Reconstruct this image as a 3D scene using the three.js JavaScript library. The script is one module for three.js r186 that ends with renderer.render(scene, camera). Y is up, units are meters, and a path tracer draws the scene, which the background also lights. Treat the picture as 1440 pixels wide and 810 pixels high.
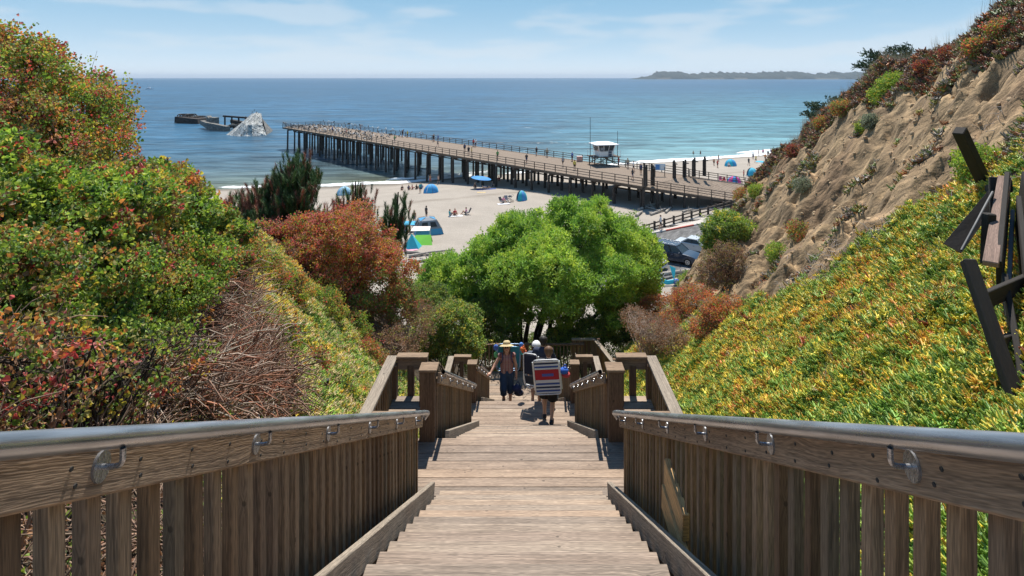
import * as THREE from 'three';
import { mergeGeometries } from 'three/addons/utils/BufferGeometryUtils.js';
import { ImprovedNoise } from 'three/addons/math/ImprovedNoise.js';

// ---------------------------------------------------------------- camera, sky, sun, exposure
// World: y up, metres, sea level y = 0. D is the distance ahead of the camera (world z = -D).
const scene = new THREE.Scene();
const EYE = 22, F = 800, VX = 739, VY = 109;      // the photograph is 1440 x 810; a rectified (shift) lens with the horizon at row 109
const camera = new THREE.PerspectiveCamera(2 * Math.atan(701 / F) * 180 / Math.PI, 1478 / 1402, 0.1, 60000);
camera.position.set(0, EYE, 0);
camera.setViewOffset(1478, 1402, 0, 592, 1440, 810);
scene.add(camera);

const renderer = new THREE.WebGLRenderer();
renderer.toneMapping = THREE.LinearToneMapping;
renderer.toneMappingExposure = 1.38;
renderer.shadowMap.enabled = true;

const sun = new THREE.DirectionalLight(new THREE.Color(1, 0.945, 0.86), 5.0);
const sunDir = new THREE.Vector3(0.10, 1.9, -1).normalize();
sun.position.copy(sunDir).multiplyScalar(120);
sun.castShadow = true;
sun.shadow.mapSize.set(4096, 4096);
Object.assign(sun.shadow.camera, { left: -120, right: 120, top: 120, bottom: -120, near: 1, far: 400 });
scene.add(sun, sun.target);

// ---------------------------------------------------------------- random numbers and noise
function rng(seed) { let s = seed | 0; return () => { s = (s + 0x6d2b79f5) | 0; let t = Math.imul(s ^ (s >>> 15), 1 | s); t = (t + Math.imul(t ^ (t >>> 7), 61 | t)) ^ t; return ((t ^ (t >>> 14)) >>> 0) / 4294967296; }; }
const lerp = (a, b, t) => a + (b - a) * t, clamp = (v, a = 0, b = 1) => Math.min(b, Math.max(a, v));
const smooth = (a, b, v) => { const t = clamp((v - a) / (b - a)); return t * t * (3 - 2 * t); };
const perlin = new ImprovedNoise();
const nz = (x, y, z = 0) => perlin.noise(x + 31.7, y + 17.3, z + 5.1);
function fbm(x, y, z = 0, o = 4) { let s = 0, a = 0.5, f = 1; for (let i = 0; i < o; i++) { s += a * nz(x * f, y * f, z * f + i * 7.7); a *= 0.5; f *= 2.03; } return s; }
const ridge = (x, y, z = 0) => 1 - 2 * Math.abs(nz(x, y, z));
function pl(table, v) {                                  // piecewise linear
  if (v <= table[0][0]) return table[0][1];
  for (let i = 1; i < table.length; i++) if (v <= table[i][0]) return lerp(table[i - 1][1], table[i][1], (v - table[i - 1][0]) / (table[i][0] - table[i - 1][0]));
  return table[table.length - 1][1];
}
function lattice(seed, n) { const r = rng(seed), a = new Float32Array(n * n); for (let i = 0; i < a.length; i++) a[i] = r(); return a; }
const LAT = lattice(77, 256);
function vn(x, y, px, py, s = 0) {                       // tiling value noise with periods px, py (at most 256)
  const xi = Math.floor(x), yi = Math.floor(y), fx = x - xi, fy = y - yi, u = fx * fx * (3 - 2 * fx), v = fy * fy * (3 - 2 * fy);
  const m = (a, p) => ((a % p) + p) % p, X0 = m(xi, px), X1 = m(xi + 1, px), Y0 = m(yi, py), Y1 = m(yi + 1, py);
  const g = (a, b) => LAT[((b + s * 37) & 255) * 256 + ((a + s * 91) & 255)];
  return lerp(lerp(g(X0, Y0), g(X1, Y0), u), lerp(g(X0, Y1), g(X1, Y1), u), v);
}
function vfbm(u, v, fx, fy, o, s = 0) { let t = 0, a = 0.5, n = 0; for (let i = 0; i < o; i++) { t += a * vn(u * fx, v * fy, fx, fy, s + i); n += a; a *= 0.5; fx = Math.min(256, fx * 2); fy = Math.min(256, fy * 2); } return t / n; }

// ---------------------------------------------------------------- sky
{
  const W = 2048, H = 1024, d = new Float32Array(W * H * 4);
  for (let y = 0; y < H; y++) {
    const el = ((y + 0.5) / H - 0.5) * 180;
    const e = Math.max(0, el);
    const a = 1 - Math.exp(-e / 4.6), b = 1 - Math.exp(-e / 30);
    let c = [lerp(lerp(0.64, 0.205, a), 0.038, b), lerp(lerp(0.71, 0.45, a), 0.106, b), lerp(lerp(0.755, 0.64, a), 0.285, b)];
    for (let x = 0; x < W; x++) {
      const az = x / W * 2 * Math.PI;
      // thin streaks of high cloud
      const cx = Math.cos(az) * 6, cz = Math.sin(az) * 6;
      let cl = smooth(0.02, 0.34, fbm(cx * 0.9, cz * 0.9, el * 0.55, 5) + 0.10) * smooth(0.6, 2.2, el) * (1 - smooth(9, 40, el));
      cl *= 0.36;
      const o = (y * W + x) * 4;
      for (let k = 0; k < 3; k++) d[o + k] = lerp(c[k], [0.60, 0.63, 0.66][k], cl);
      d[o + 3] = 1;
    }
  }
  const t = new THREE.DataTexture(d, W, H, THREE.RGBAFormat, THREE.FloatType);
  t.mapping = THREE.EquirectangularReflectionMapping; t.magFilter = THREE.LinearFilter; t.needsUpdate = true;
  scene.background = t; scene.environment = t;
}

// ---------------------------------------------------------------- things and parts
const taken = new Map();
function numbered(n) { const k = taken.get(n) || 0; taken.set(n, k + 1); return k ? n + '_' + String(k).padStart(3, '0') : n; }
const V = (x, y, z) => new THREE.Vector3(x, y, z);
const W3 = (x, y, D) => new THREE.Vector3(x, y, -D);
const px = (u, v, D) => W3((u - VX) / F * D, EYE - (v - VY) / F * D, D);         // pixel of the photograph at distance D
const onLevel = (u, v, y) => px(u, v, (EYE - y) * F / (v - VY));                 // pixel on a level plane
function tag(o, label, category, group, kind) { o.userData.label = label; if (category) o.userData.category = category; if (group) o.userData.group = group; if (kind) o.userData.kind = kind; return o; }
function thing(name, label, category, pos, group, kind) { const o = new THREE.Group(); o.name = numbered(name); if (pos) o.position.copy(pos); scene.add(o); return tag(o, label, category, group, kind); }
function mesh(parent, name, geo, mat) { const m = new THREE.Mesh(geo, mat); m.name = parent === scene ? numbered(name) : name; m.castShadow = m.receiveShadow = true; parent.add(m); return m; }
function holder(parent, name) { const g = new THREE.Group(); g.name = name; parent.add(g); return g; }
function copyOf(o, pos, turn, label, scale) { const c = o.clone(); c.userData = { ...o.userData }; c.name = numbered(o.name.replace(/_\d{3}$/, '')); scene.add(c); c.position.copy(pos); if (turn !== undefined) c.rotation.y = turn; if (scale) c.scale.multiplyScalar(scale); if (label) c.userData.label = label; return c; }

// ---------------------------------------------------------------- textures
function tex(w, h, fn, srgb = true) {
  const d = new Uint8Array(w * h * 4);
  for (let y = 0; y < h; y++) for (let x = 0; x < w; x++) { const c = fn((x + 0.5) / w, (y + 0.5) / h), o = (y * w + x) * 4; d[o] = clamp(c[0]) * 255; d[o + 1] = clamp(c[1]) * 255; d[o + 2] = clamp(c[2]) * 255; d[o + 3] = 255; }
  const t = new THREE.DataTexture(d, w, h); t.wrapS = t.wrapT = THREE.RepeatWrapping; t.magFilter = THREE.LinearFilter; if (srgb) t.colorSpace = THREE.SRGBColorSpace; t.needsUpdate = true; return t;
}
const rep = (t, a, b = a) => { const c = t.clone(); c.repeat.set(a, b); c.needsUpdate = true; return c; };
// sawn weathered timber: u runs along the grain (2 m), v across it (0.5 m)
const woodH = (() => {
  const w = 1024, h = 512, a = new Float32Array(w * h), r = rng(5), knots = [];
  for (let i = 0; i < 9; i++) knots.push([r(), r(), 0.006 + r() * 0.012]);
  for (let y = 0; y < h; y++) for (let x = 0; x < w; x++) {
    let u = x / w, v = y / h, kd = 0;
    let bend = (vfbm(u, v, 4, 4, 3, 3) - 0.5) * 0.05;
    for (const [ku, kv, kr] of knots) { let du = Math.abs(u - ku); du = Math.min(du, 1 - du) * 2; let dv = v - kv; if (dv > 0.5) dv -= 1; if (dv < -0.5) dv += 1; const q = Math.hypot(du * 0.8, dv * 0.5) / kr; bend += Math.sign(dv) * 0.03 * Math.exp(-q * q * 0.12); kd = Math.max(kd, 1 - smooth(0.55, 1.0, q)); }
    const vv = v + bend;
    const g1 = vfbm(u, vv + 4, 3, 40, 2, 1), g2 = vfbm(u, vv + 4, 8, 128, 2, 2), g3 = vn(u * 60, (vv + 4) * 250, 60, 250, 9);
    let t = 0.18 * g1 + 0.42 * g2 + 0.40 * g3;
    const crack = smooth(0.80, 0.9, vfbm(u, vv + 4, 5, 90, 1, 6)) * 0.16;
    a[y * w + x] = clamp(t - crack - kd * 0.3);
  }
  return { w, h, a };
})();
const woodAt = (u, v) => woodH.a[Math.min(woodH.h - 1, Math.floor(v * woodH.h)) * woodH.w + Math.min(woodH.w - 1, Math.floor(u * woodH.w))];
const woodMap = tex(1024, 512, (u, v) => { const g = woodAt(u, v), b = vfbm(u, v, 5, 6, 3, 11), t = 0.50 + 0.66 * g; const k = 0.90 + 0.2 * b; return [t * k, t * k * (0.985 + 0.02 * b), t * k * (0.97 + 0.03 * b)]; });
const woodBump = tex(1024, 512, (u, v) => { const g = woodAt(u, v); return [g, g, g]; }, false);
const wood = (r, g, b, rough = 0.85, bump = 0.0015) => new THREE.MeshStandardMaterial({ color: new THREE.Color().setRGB(r, g, b), map: woodMap, bumpMap: woodBump, bumpScale: bump, roughness: rough });
const M = {
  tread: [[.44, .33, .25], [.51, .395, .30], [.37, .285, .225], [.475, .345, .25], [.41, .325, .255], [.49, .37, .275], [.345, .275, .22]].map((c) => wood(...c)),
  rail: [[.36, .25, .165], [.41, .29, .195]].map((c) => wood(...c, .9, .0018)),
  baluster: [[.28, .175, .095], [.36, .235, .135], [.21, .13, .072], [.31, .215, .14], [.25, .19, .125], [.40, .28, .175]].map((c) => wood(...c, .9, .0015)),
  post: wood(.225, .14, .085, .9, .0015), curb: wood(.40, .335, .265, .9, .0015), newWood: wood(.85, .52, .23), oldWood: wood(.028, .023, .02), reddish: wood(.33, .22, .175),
  pierWood: wood(.155, .118, .09), pile: wood(.075, .062, .052), driftwood: wood(.52, .47, .41),
  steel: new THREE.MeshStandardMaterial({ color: new THREE.Color().setRGB(.66, .68, .71), metalness: 0.75, roughness: 0.34 }),
  dark: new THREE.MeshStandardMaterial({ color: new THREE.Color().setRGB(.03, .03, .03), roughness: 0.8 }),
};
const plain = (r, g, b, roughness = 0.8, extra = {}) => new THREE.MeshStandardMaterial({ color: new THREE.Color().setRGB(r, g, b), roughness, ...extra });
const grainNoise = tex(512, 512, (u, v) => { const g = 0.62 + 0.5 * (vfbm(u, v, 8, 8, 6, 1) - 0.5) + 0.34 * (vn(u * 256, v * 256, 256, 256, 4) - 0.5); return [g, g * 0.99, g * 0.97]; });
const fineNoise = tex(512, 512, (u, v) => { const g = 0.9 + 0.2 * (vfbm(u, v, 64, 64, 3, 1) - 0.5) + 0.12 * (vn(u * 256, v * 256, 256, 256, 4) - 0.5); return [g, g, g]; });
const grainBump = tex(512, 512, (u, v) => { const g = vfbm(u, v, 8, 8, 6, 21); return [g, g, g]; }, false);
{ // galvanised pipe: dull mottled zinc
  M.steel.roughnessMap = rep(tex(256, 256, (u, v) => { const g = 0.55 + 0.6 * vfbm(u, v, 12, 12, 4, 3); return [g, g, g]; }, false), 3, 1);
  M.steel.map = rep(tex(256, 256, (u, v) => { const g = 0.72 + 0.4 * vfbm(u, v, 10, 10, 4, 8) - 0.14; return [g, g, g * 1.01]; }), 3, 1);
}

// ---------------------------------------------------------------- geometry helpers
// A box with chamfered edges, 44 triangles; the grain runs along the longest side; u in 2 m, v in 0.5 m with an offset of its own.
function boardGeo(lx, ly, lz, c = 0.004, off = 0) {
  const hx = lx / 2, hy = ly / 2, hz = lz / 2, pos = [], nor = [], uv = [];
  const L = lx >= ly && lx >= lz ? 0 : ly >= lz ? 1 : 2, ou = (off * 0.377) % 1, ov = (off * 0.618) % 1;
  const v = (s, ax) => { const p = [s[0] * (hx - (ax === 0 ? 0 : c)), s[1] * (hy - (ax === 1 ? 0 : c)), s[2] * (hz - (ax === 2 ? 0 : c))]; return p; };
  const face = (pts) => {
    const a = V(...pts[0]), b = V(...pts[1]), d = V(...pts[2]), n = b.clone().sub(a).cross(d.clone().sub(a)).normalize();
    const mid = pts.reduce((s, p) => s.add(V(...p)), V(0, 0, 0));
    if (n.dot(mid) < 0) { pts = pts.slice().reverse(); n.negate(); }
    const an = [Math.abs(n.x), Math.abs(n.y), Math.abs(n.z)]; let drop = an[0] >= an[1] && an[0] >= an[2] ? 0 : an[1] >= an[2] ? 1 : 2;
    const axes = [0, 1, 2].filter((k) => k !== drop); let ua = axes.includes(L) ? L : axes[0]; const va = axes.find((k) => k !== ua);
    for (let i = 1; i < pts.length - 1; i++) for (const p of [pts[0], pts[i], pts[i + 1]]) { pos.push(...p); nor.push(n.x, n.y, n.z); uv.push(p[ua] / 2 + ou, p[va] / 0.5 + ov + drop * 0.31); }
  };
  const S = [-1, 1];
  for (const ax of [0, 1, 2]) for (const s of S) {
    const [b1, b2] = [0, 1, 2].filter((k) => k !== ax), q = (i, j) => { const t = []; t[ax] = s; t[b1] = i; t[b2] = j; return v(t, ax); };
    face([q(-1, -1), q(1, -1), q(1, 1), q(-1, 1)]);
  }
  for (const ax of [0, 1, 2]) { const [b1, b2] = [0, 1, 2].filter((k) => k !== ax); for (const i of S) for (const j of S) { const t0 = [], t1 = []; t0[ax] = -1; t1[ax] = 1; t0[b1] = t1[b1] = i; t0[b2] = t1[b2] = j; face([v(t0, b1), v(t1, b1), v(t1, b2), v(t0, b2)]); } }
  for (const i of S) for (const j of S) for (const k of S) face([v([i, j, k], 0), v([i, j, k], 1), v([i, j, k], 2)]);
  const g = new THREE.BufferGeometry();
  g.setAttribute('position', new THREE.Float32BufferAttribute(pos, 3)); g.setAttribute('normal', new THREE.Float32BufferAttribute(nor, 3)); g.setAttribute('uv', new THREE.Float32BufferAttribute(uv, 2));
  return g;
}
let boardCount = 0;
// A board whose length runs from a to b; w is its width across (level), h its height.
function beam(parent, name, a, b, w, h, mat, c = 0.004, geo) {
  const d = b.clone().sub(a), len = d.length(); d.normalize();
  const m = mesh(parent, name, geo || boardGeo(w, h, len, c, ++boardCount), mat);
  let up = V(0, 1, 0); if (Math.abs(d.y) > 0.98) up = V(0, 0, -1);
  const x = up.clone().cross(d).normalize(), y = d.clone().cross(x).normalize();
  m.quaternion.setFromRotationMatrix(new THREE.Matrix4().makeBasis(x, y, d));
  m.position.copy(a).add(b).multiplyScalar(0.5);
  return m;
}
function box(parent, name, x, y, z, lx, ly, lz, mat, c = 0.004, geo) { const m = mesh(parent, name, geo || boardGeo(lx, ly, lz, c, ++boardCount), mat); m.position.set(x, y, z); return m; }
function tubeGeo(points, r, seg = 24, rad = 8, closed = false) { return new THREE.TubeGeometry(new THREE.CatmullRomCurve3(points, closed, 'catmullrom', 0.15), seg, r, rad, closed); }
function stick(a, b, ra, rb, n = 5) {                    // tapered round stick geometry
  const d = b.clone().sub(a), g = new THREE.CylinderGeometry(rb, ra, d.length(), n, 1);
  g.applyQuaternion(new THREE.Quaternion().setFromUnitVectors(V(0, 1, 0), d.normalize())); g.translate((a.x + b.x) / 2, (a.y + b.y) / 2, (a.z + b.z) / 2); return g;
}
function strip(g, keep = ['position', 'normal', 'uv']) { for (const k of Object.keys(g.attributes)) if (!keep.includes(k)) g.deleteAttribute(k); return g.index ? g.toNonIndexed() : g; }
const merge = (list) => mergeGeometries(list.map((g) => strip(g)));
// closed prism from a polygon list of [a, b] in a plane, extruded
function poly(points, faces, uvs = 0.25) {               // flat-shaded polyhedron from points and faces (index lists)
  const pos = [], uv = [];
  for (const f of faces) for (let i = 1; i < f.length - 1; i++) for (const k of [f[0], f[i], f[i + 1]]) { const p = points[k]; pos.push(p.x, p.y, p.z); uv.push((p.x + p.z * 0.6) * uvs, (p.y + p.z * 0.35) * uvs); }
  const g = new THREE.BufferGeometry(); g.setAttribute('position', new THREE.Float32BufferAttribute(pos, 3)); g.setAttribute('uv', new THREE.Float32BufferAttribute(uv, 2)); g.computeVertexNormals(); return g;
}

// ---------------------------------------------------------------- stair profile and land form
const CX = -0.05;                                        // centre line of the stairs
const RISE = 0.167, TREAD = 0.29, NR = 18;
const Y1 = 17.25, Y0 = Y1 + NR * RISE, Y2 = Y1 - NR * RISE, Y3 = Y2 - NR * RISE;
const RUN = (NR - 1) * TREAD;
const L1 = [6.3, 7.5], L0e = L1[0] - RUN, L2 = [L1[1] + RUN, L1[1] + RUN + 1.2], L3 = [L2[1] + RUN, L2[1] + RUN + 2.3];

const baseT = [[-8, 19.6], [1, 19.6], [6.3, 16.7], [13, 13.4], [20, 10.4], [25, 7.2], [30, 4.5], [38, 3.3], [44, 2.4], [60, 2.0]];
const crestY = [[-8, 25.2], [4, 25.0], [8, 24.5], [12, 23.5], [14.5, 22.6], [16, 22.3], [18, 21.9], [21, 20.15], [24, 18.8], [27, 16.2], [29.5, 13.0], [31.5, 9], [34, 5.4], [36.5, 3.2], [46, 2.0], [60, 2]];
const crestX = [[-8, 9.5], [8, 10], [12, 10.5], [18, 10.7], [24, 10.5], [29.5, 10], [34, 9.6], [60, 9]];
const crestYL = [[-8, 21.6], [8, 21.2], [12, 19.6], [16, 17.6], [20, 15.8], [24, 12.6], [28, 9.4], [33, 5.5], [37.5, 3.0], [46, 2], [60, 2]];
const xs = 1.75;
function landSmooth(x, D) {
  const b = pl(baseT, D);
  if (x >= 0) {
    const c = pl(crestY, D), xc = pl(crestX, D), u = (x - xs) / (xc - xs);
    if (u <= 0) return b;
    if (u >= 1) return c - (x - xc) * 0.02;
    const p = u < 0.62 ? 0.86 * u : 0.533 + (u - 0.62) * 1.23 - 0.0;
    return b + (c - b) * Math.min(1, p * (1 - 0.02 * 0));
  }
  const c = pl(crestYL, D), y = b + 1.05 * Math.max(0, -x - xs);
  const k = 0.6; return y < c - k ? y : c - k * Math.exp(-(y - c + k) / k);
}
function hitSmooth(u, v, far = 40) {                     // where a pixel's ray meets the smooth land
  for (let D = 1.5; D < far; D += 0.04) { const p = px(u, v, D); if (p.y < landSmooth(p.x, D)) return [p.x, D]; }
  return null;
}
const edgeRaw = [[1440, 185], [1385, 222], [1330, 262], [1240, 330], [1150, 385], [1080, 412], [1010, 435]].map(([u, v]) => hitSmooth(u, v)).filter(Boolean).sort((a, b) => a[1] - b[1]);
const iceEdge = edgeRaw.map(([x, D]) => [D, x]);
const dirtMask = (x, D) => x < 0 ? 0 : smooth(-0.45, 0.45, x - pl(iceEdge, D) + 1.1 * fbm(x * 0.7, D * 0.7, 3) + 0.3) * (1 - 0.0);
function land(x, D) {
  let y = landSmooth(x, D);
  const off = smooth(xs - 0.1, xs + 1.2, Math.abs(x)), low = smooth(44, 34, D);
  y += fbm(x * 0.55, D * 0.55, 1) * 0.35 * off * low;
  const m = dirtMask(x, D) * low;
  if (m > 0.001) {
    const xc = pl(crestX, D), near = 1 - smooth(xc + 0.5, xc + 2.5, x), a = D * 0.86 + x * 0.42, b = x * 0.8 - D * 0.35;
    let h = 0.8 * fbm(x * 0.45, D * 0.5, 4, 3) + 0.12 * (ridge(a * 0.55 + 0.9 * fbm(b * 0.8, a * 0.6, 2, 2), b * 0.36, 2) - 0.45);
    { const st = y * 1.35 + 0.5 * x * 0.3 + 0.8 * fbm(x * 0.5, D * 0.5, 23, 2), fr = st - Math.floor(st); h += 0.16 * (smooth(0.0, 0.35, fr) - fr); }   // uneven bedding ledges
    const rug = 0.55 + 0.9 * smooth(-0.2, 0.3, fbm(x * 0.5 + 3, D * 0.5, 17, 2));
    h += 0.045 * (ridge(a * 1.7 + 0.6 * nz(b * 0.9, a * 0.5), b * 0.8, 8) - 0.5) + rug * (0.34 * fbm(x * 2.2, D * 2.2, 3, 4) - 0.10 * Math.abs(nz(x * 3.1, D * 3.1, 6)) + 0.12 * fbm(x * 6.5, D * 6.5, 2, 3));
    const crack = smooth(0.86, 0.97, ridge(a * 0.9 + 3, b * 0.5 + nz(a * 2, b * 2) * 0.3, 11));
    h -= 0.14 * crack + 0.30 * smooth(0.16, 0.42, fbm(x * 0.95 + 11, D * 0.95, y * 0.9, 3));
    y += h * m * near * 1.2;
  }
  y += (fbm(x * 1.5, D * 1.5, 8, 3) * 0.34 + 0.10 * fbm(x * 5, D * 5, 4, 2)) * off * low * (1 - m);
  return y;
}
function hit(u, v, far = 44) { let st = 0.1; for (let D = 1.2; D < far; D += st) { st = Math.max(0.1, D * 0.02); let p = px(u, v, D); if (p.y < land(p.x, D)) { let a = D - st, b = D; for (let i = 0; i < 6; i++) { const m = (a + b) / 2; p = px(u, v, m); if (p.y < land(p.x, m)) b = m; else a = m; } p = px(u, v, b); return W3(p.x, land(p.x, b), b); } } return onLevel(u, v, 3.5); }
const onLand = (x, D, dy = 0) => W3(x, land(x, D) + dy, D);

// ---------------------------------------------------------------- hillside
{
  const nx = 400, nd = 400, X0 = -26, X1 = 22, D0 = -6, D1 = 46, pos = [], col = [], uv = [], idx = [];
  const c = new THREE.Color();
  // finer where the slopes show
  const wx = [], wd = [];
  { let x = X0; while (x < X1) { wx.push(x); x += x < -9 ? 0.4 : x < -1.8 ? 0.16 : x < 1.7 ? 0.4 : x < 12.5 ? 0.075 : 0.5; } wx.push(X1); let D = D0; while (D < D1) { wd.push(D); D += D < 2 ? 0.4 : D < 5 ? 0.14 : D < 33 ? 0.085 : 0.4; } wd.push(D1); }
  for (const D of wd) for (const x of wx) {
    const y = land(x, D), m = dirtMask(x, D), n = fbm(x * 1.3, D * 1.3, 12, 4), n2 = fbm(x * 0.35, D * 0.35, 2, 3), n3 = fbm(x * 6, D * 6, 2, 2);
    pos.push(x, y, -D); uv.push(x * 0.55 + y * 0.12, D * 0.55 + y * 0.4);
    const t = 1 + 0.35 * n + 0.25 * n3, dr = [0.48 * t, 0.335 * t, 0.19 * t];
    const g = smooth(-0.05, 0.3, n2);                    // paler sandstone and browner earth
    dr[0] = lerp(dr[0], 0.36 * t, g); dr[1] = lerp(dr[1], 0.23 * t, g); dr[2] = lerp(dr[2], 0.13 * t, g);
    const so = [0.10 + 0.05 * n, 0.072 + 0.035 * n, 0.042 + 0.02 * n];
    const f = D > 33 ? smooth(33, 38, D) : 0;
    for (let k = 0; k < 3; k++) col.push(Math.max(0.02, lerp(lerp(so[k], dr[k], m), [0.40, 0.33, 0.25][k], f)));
  }
  const n = wx.length;
  for (let j = 0; j < wd.length - 1; j++) for (let i = 0; i < n - 1; i++) { const a = j * n + i; idx.push(a, a + 1, a + n, a + 1, a + n + 1, a + n); }
  const g = new THREE.BufferGeometry();
  g.setAttribute('position', new THREE.Float32BufferAttribute(pos, 3)); g.setAttribute('color', new THREE.Float32BufferAttribute(col, 3)); g.setAttribute('uv', new THREE.Float32BufferAttribute(uv, 2));
  g.setIndex(idx); g.computeVertexNormals();
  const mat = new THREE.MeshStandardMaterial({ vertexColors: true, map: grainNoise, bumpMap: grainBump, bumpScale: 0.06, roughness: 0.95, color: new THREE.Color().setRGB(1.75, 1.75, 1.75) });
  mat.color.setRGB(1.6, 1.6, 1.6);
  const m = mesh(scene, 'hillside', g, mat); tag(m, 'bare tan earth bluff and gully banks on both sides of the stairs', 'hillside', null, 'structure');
  console.log('hillside', wx.length, wd.length);
}

// ---------------------------------------------------------------- beach
const shore = [[-400, 100], [-120, 108], [-60, 112], [-43, 114], [-26, 118], [-15, 125], [10, 136], [30, 147], [47, 152], [72, 164], [130, 188], [400, 280]];
const SAND = 3.5;
const sandY = (x, D) => { const t = (pl(shore, x) - D) * 0.085; return t < 2.4 ? Math.max(-5, t) : SAND - 1.1 * Math.exp(-(t - 2.4) / 1.1); };
const sandNoise = (x, D) => 0.09 * fbm(x * 0.16, D * 0.16, 4, 3) + 0.05 * fbm(x * 0.7, D * 0.7, 9, 3);
const beachY = (x, D) => sandY(x, D) + sandNoise(x, D) * smooth(0, 1, sandY(x, D));
{
  const wx = [], wd = [];
  for (let x = -420; x <= 420; x += x < -70 || x > 90 ? 10 : 0.8) wx.push(x);
  for (let D = 34; D < 300; D += D < 130 ? 0.7 : D < 175 ? 1.5 : 8) wd.push(D);
  const pos = [], col = [], uv = [], idx = [], n = wx.length;
  for (const D of wd) for (const x of wx) {
    const y = beachY(x, D), s = sandY(x, D), wet = 1 - smooth(0.12, 0.55, s + 0.25 * fbm(x * 0.12, D * 0.12, 3, 2)), t = 1 + 0.22 * fbm(x * 0.22, D * 0.22, 1, 4) + 0.12 * fbm(x * 1.6, D * 1.6, 5, 2);
    // a strand line of dried weed along an old high-water mark
    const st = pl(shore, x) - D - 37 - 4 * fbm(x * 0.05, 2, 2, 2), weed = Math.exp(-st * st * 1.2) * smooth(-0.25, 0.2, fbm(x * 0.3, D * 0.3, 7, 3) + 0.1);
    const c = [0.40 * t, 0.35 * t, 0.295 * t], wetc = [0.20, 0.17, 0.135], wd2 = [0.25, 0.21, 0.165];
    pos.push(x, y, -D); uv.push(x * 0.25, D * 0.25);
    for (let k = 0; k < 3; k++) col.push(lerp(lerp(c[k], wd2[k], weed * 0.8), wetc[k], wet));
  }
  for (let j = 0; j < wd.length - 1; j++) for (let i = 0; i < n - 1; i++) { const a = j * n + i; idx.push(a, a + 1, a + n, a + 1, a + n + 1, a + n); }
  const g = new THREE.BufferGeometry();
  g.setAttribute('position', new THREE.Float32BufferAttribute(pos, 3)); g.setAttribute('color', new THREE.Float32BufferAttribute(col, 3)); g.setAttribute('uv', new THREE.Float32BufferAttribute(uv, 2));
  g.setIndex(idx); g.computeVertexNormals();
  const mat = new THREE.MeshStandardMaterial({ vertexColors: true, map: fineNoise, bumpMap: grainBump, bumpScale: 0.03, roughness: 0.95 });
  tag(mesh(scene, 'beach', g, mat), 'wide pale sand beach below the bluff, darker along the water', 'beach', null, 'structure');
}

// ---------------------------------------------------------------- sea
{
  const hgt = (u, v) => { // crests lie across the view
    let s = 0; s += 0.50 * vfbm(u, v, 14, 40, 3, 1) + 0.3 * vfbm(u + 0.3 * v, v, 24, 64, 3, 5) + 0.2 * vfbm(u, v, 60, 90, 3, 9); return s;
  };
  const N = 1024, h = new Float32Array(N * N); for (let y = 0; y < N; y++) for (let x = 0; x < N; x++) h[y * N + x] = hgt(x / N, y / N);
  const at = (x, y) => h[((y + N) % N) * N + ((x + N) % N)];
  const waves = tex(N, N, (u, v) => { const g = at(Math.floor(u * N), Math.floor(v * N)); return [g, g, g]; }, false);
  const normals = tex(512, 512, (u, v) => { const x = Math.floor(u * N), y = Math.floor(v * N), dx = (at(x + 2, y) - at(x - 2, y)) * 5, dy = (at(x, y + 2) - at(x, y - 2)) * 5, l = Math.hypot(dx, dy, 1); return [0.5 - dx / l / 2, 0.5 - dy / l / 2, 0.5 + 0.5 / l]; }, false);
  const streaks = tex(1024, 1024, (u, v) => { const g = 0.62 + 0.9 * (vfbm(u, v, 16, 60, 4, 31) - 0.5) + 0.75 * (vfbm(u, v, 50, 200, 2, 41) - 0.5); return [g, g, g].map((q) => Math.sqrt(clamp(q))); });
  const ds = [], ts = []; for (let D = 92; D < 28000; D *= 1.018) ds.push(D); ds.push(30000);
  for (let t = -2.4; t <= 2.401; t += Math.abs(t) > 1.05 ? 0.15 : 0.012) ts.push(t);
  const pos = [], col = [], uv = [], idx = [], n = ts.length;
  for (const D of ds) for (const t of ts) {
    const x = D * t, s = D - pl(shore, x), lg = Math.log(D);
    const shallow = Math.exp(-Math.max(0, s) / 30), right = smooth(-0.12, 0.30, t + 0.06 * fbm(t * 5, lg * 4, 2, 3)) , teal = Math.exp(-Math.max(0, s) / 330) * (0.12 + 0.88 * right);
    const band = fbm(t * 3.2, lg * 9, 3, 4), fine = fbm(t * 16, lg * 40, 6, 3);
    let c = [0.022, 0.118, 0.24]; const f = 1 + 0.55 * band + 0.5 * fine; c = c.map((v) => v * f);
    c = c.map((v, k) => lerp(v, [0.15, 0.38, 0.42][k] * (1 + 0.25 * fine), clamp(teal * (0.95 + 0.5 * band))));
    const kelp = shallow * (1 - right) ; c = c.map((v, k) => lerp(v, [0.19, 0.20, 0.105][k], clamp(kelp * 0.95)));
    c = c.map((v, k) => lerp(v, [0.30, 0.44, 0.44][k], clamp(shallow * right * 0.8)));
    pos.push(x, 0, -D); uv.push(x / 64, D / 64); col.push(...c);
  }
  for (let j = 0; j < ds.length - 1; j++) for (let i = 0; i < n - 1; i++) { const a = j * n + i; idx.push(a, a + 1, a + n, a + 1, a + n + 1, a + n); }
  const g = new THREE.BufferGeometry();
  g.setAttribute('position', new THREE.Float32BufferAttribute(pos, 3)); g.setAttribute('color', new THREE.Float32BufferAttribute(col, 3)); g.setAttribute('uv', new THREE.Float32BufferAttribute(uv, 2));
  g.setIndex(idx); g.computeVertexNormals();
  const mat = new THREE.MeshPhysicalMaterial({ vertexColors: true, roughness: 0.32, map: rep(streaks, 0.22, 0.31), bumpMap: waves, bumpScale: 0.5, normalMap: rep(normals, 0.155), normalScale: new THREE.Vector2(0.34, 0.34), ior: 1.33 });
  tag(mesh(scene, 'sea', g, mat), 'blue rippled sea reaching to the horizon, teal near the beach', 'sea', null, 'structure');
}
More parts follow.
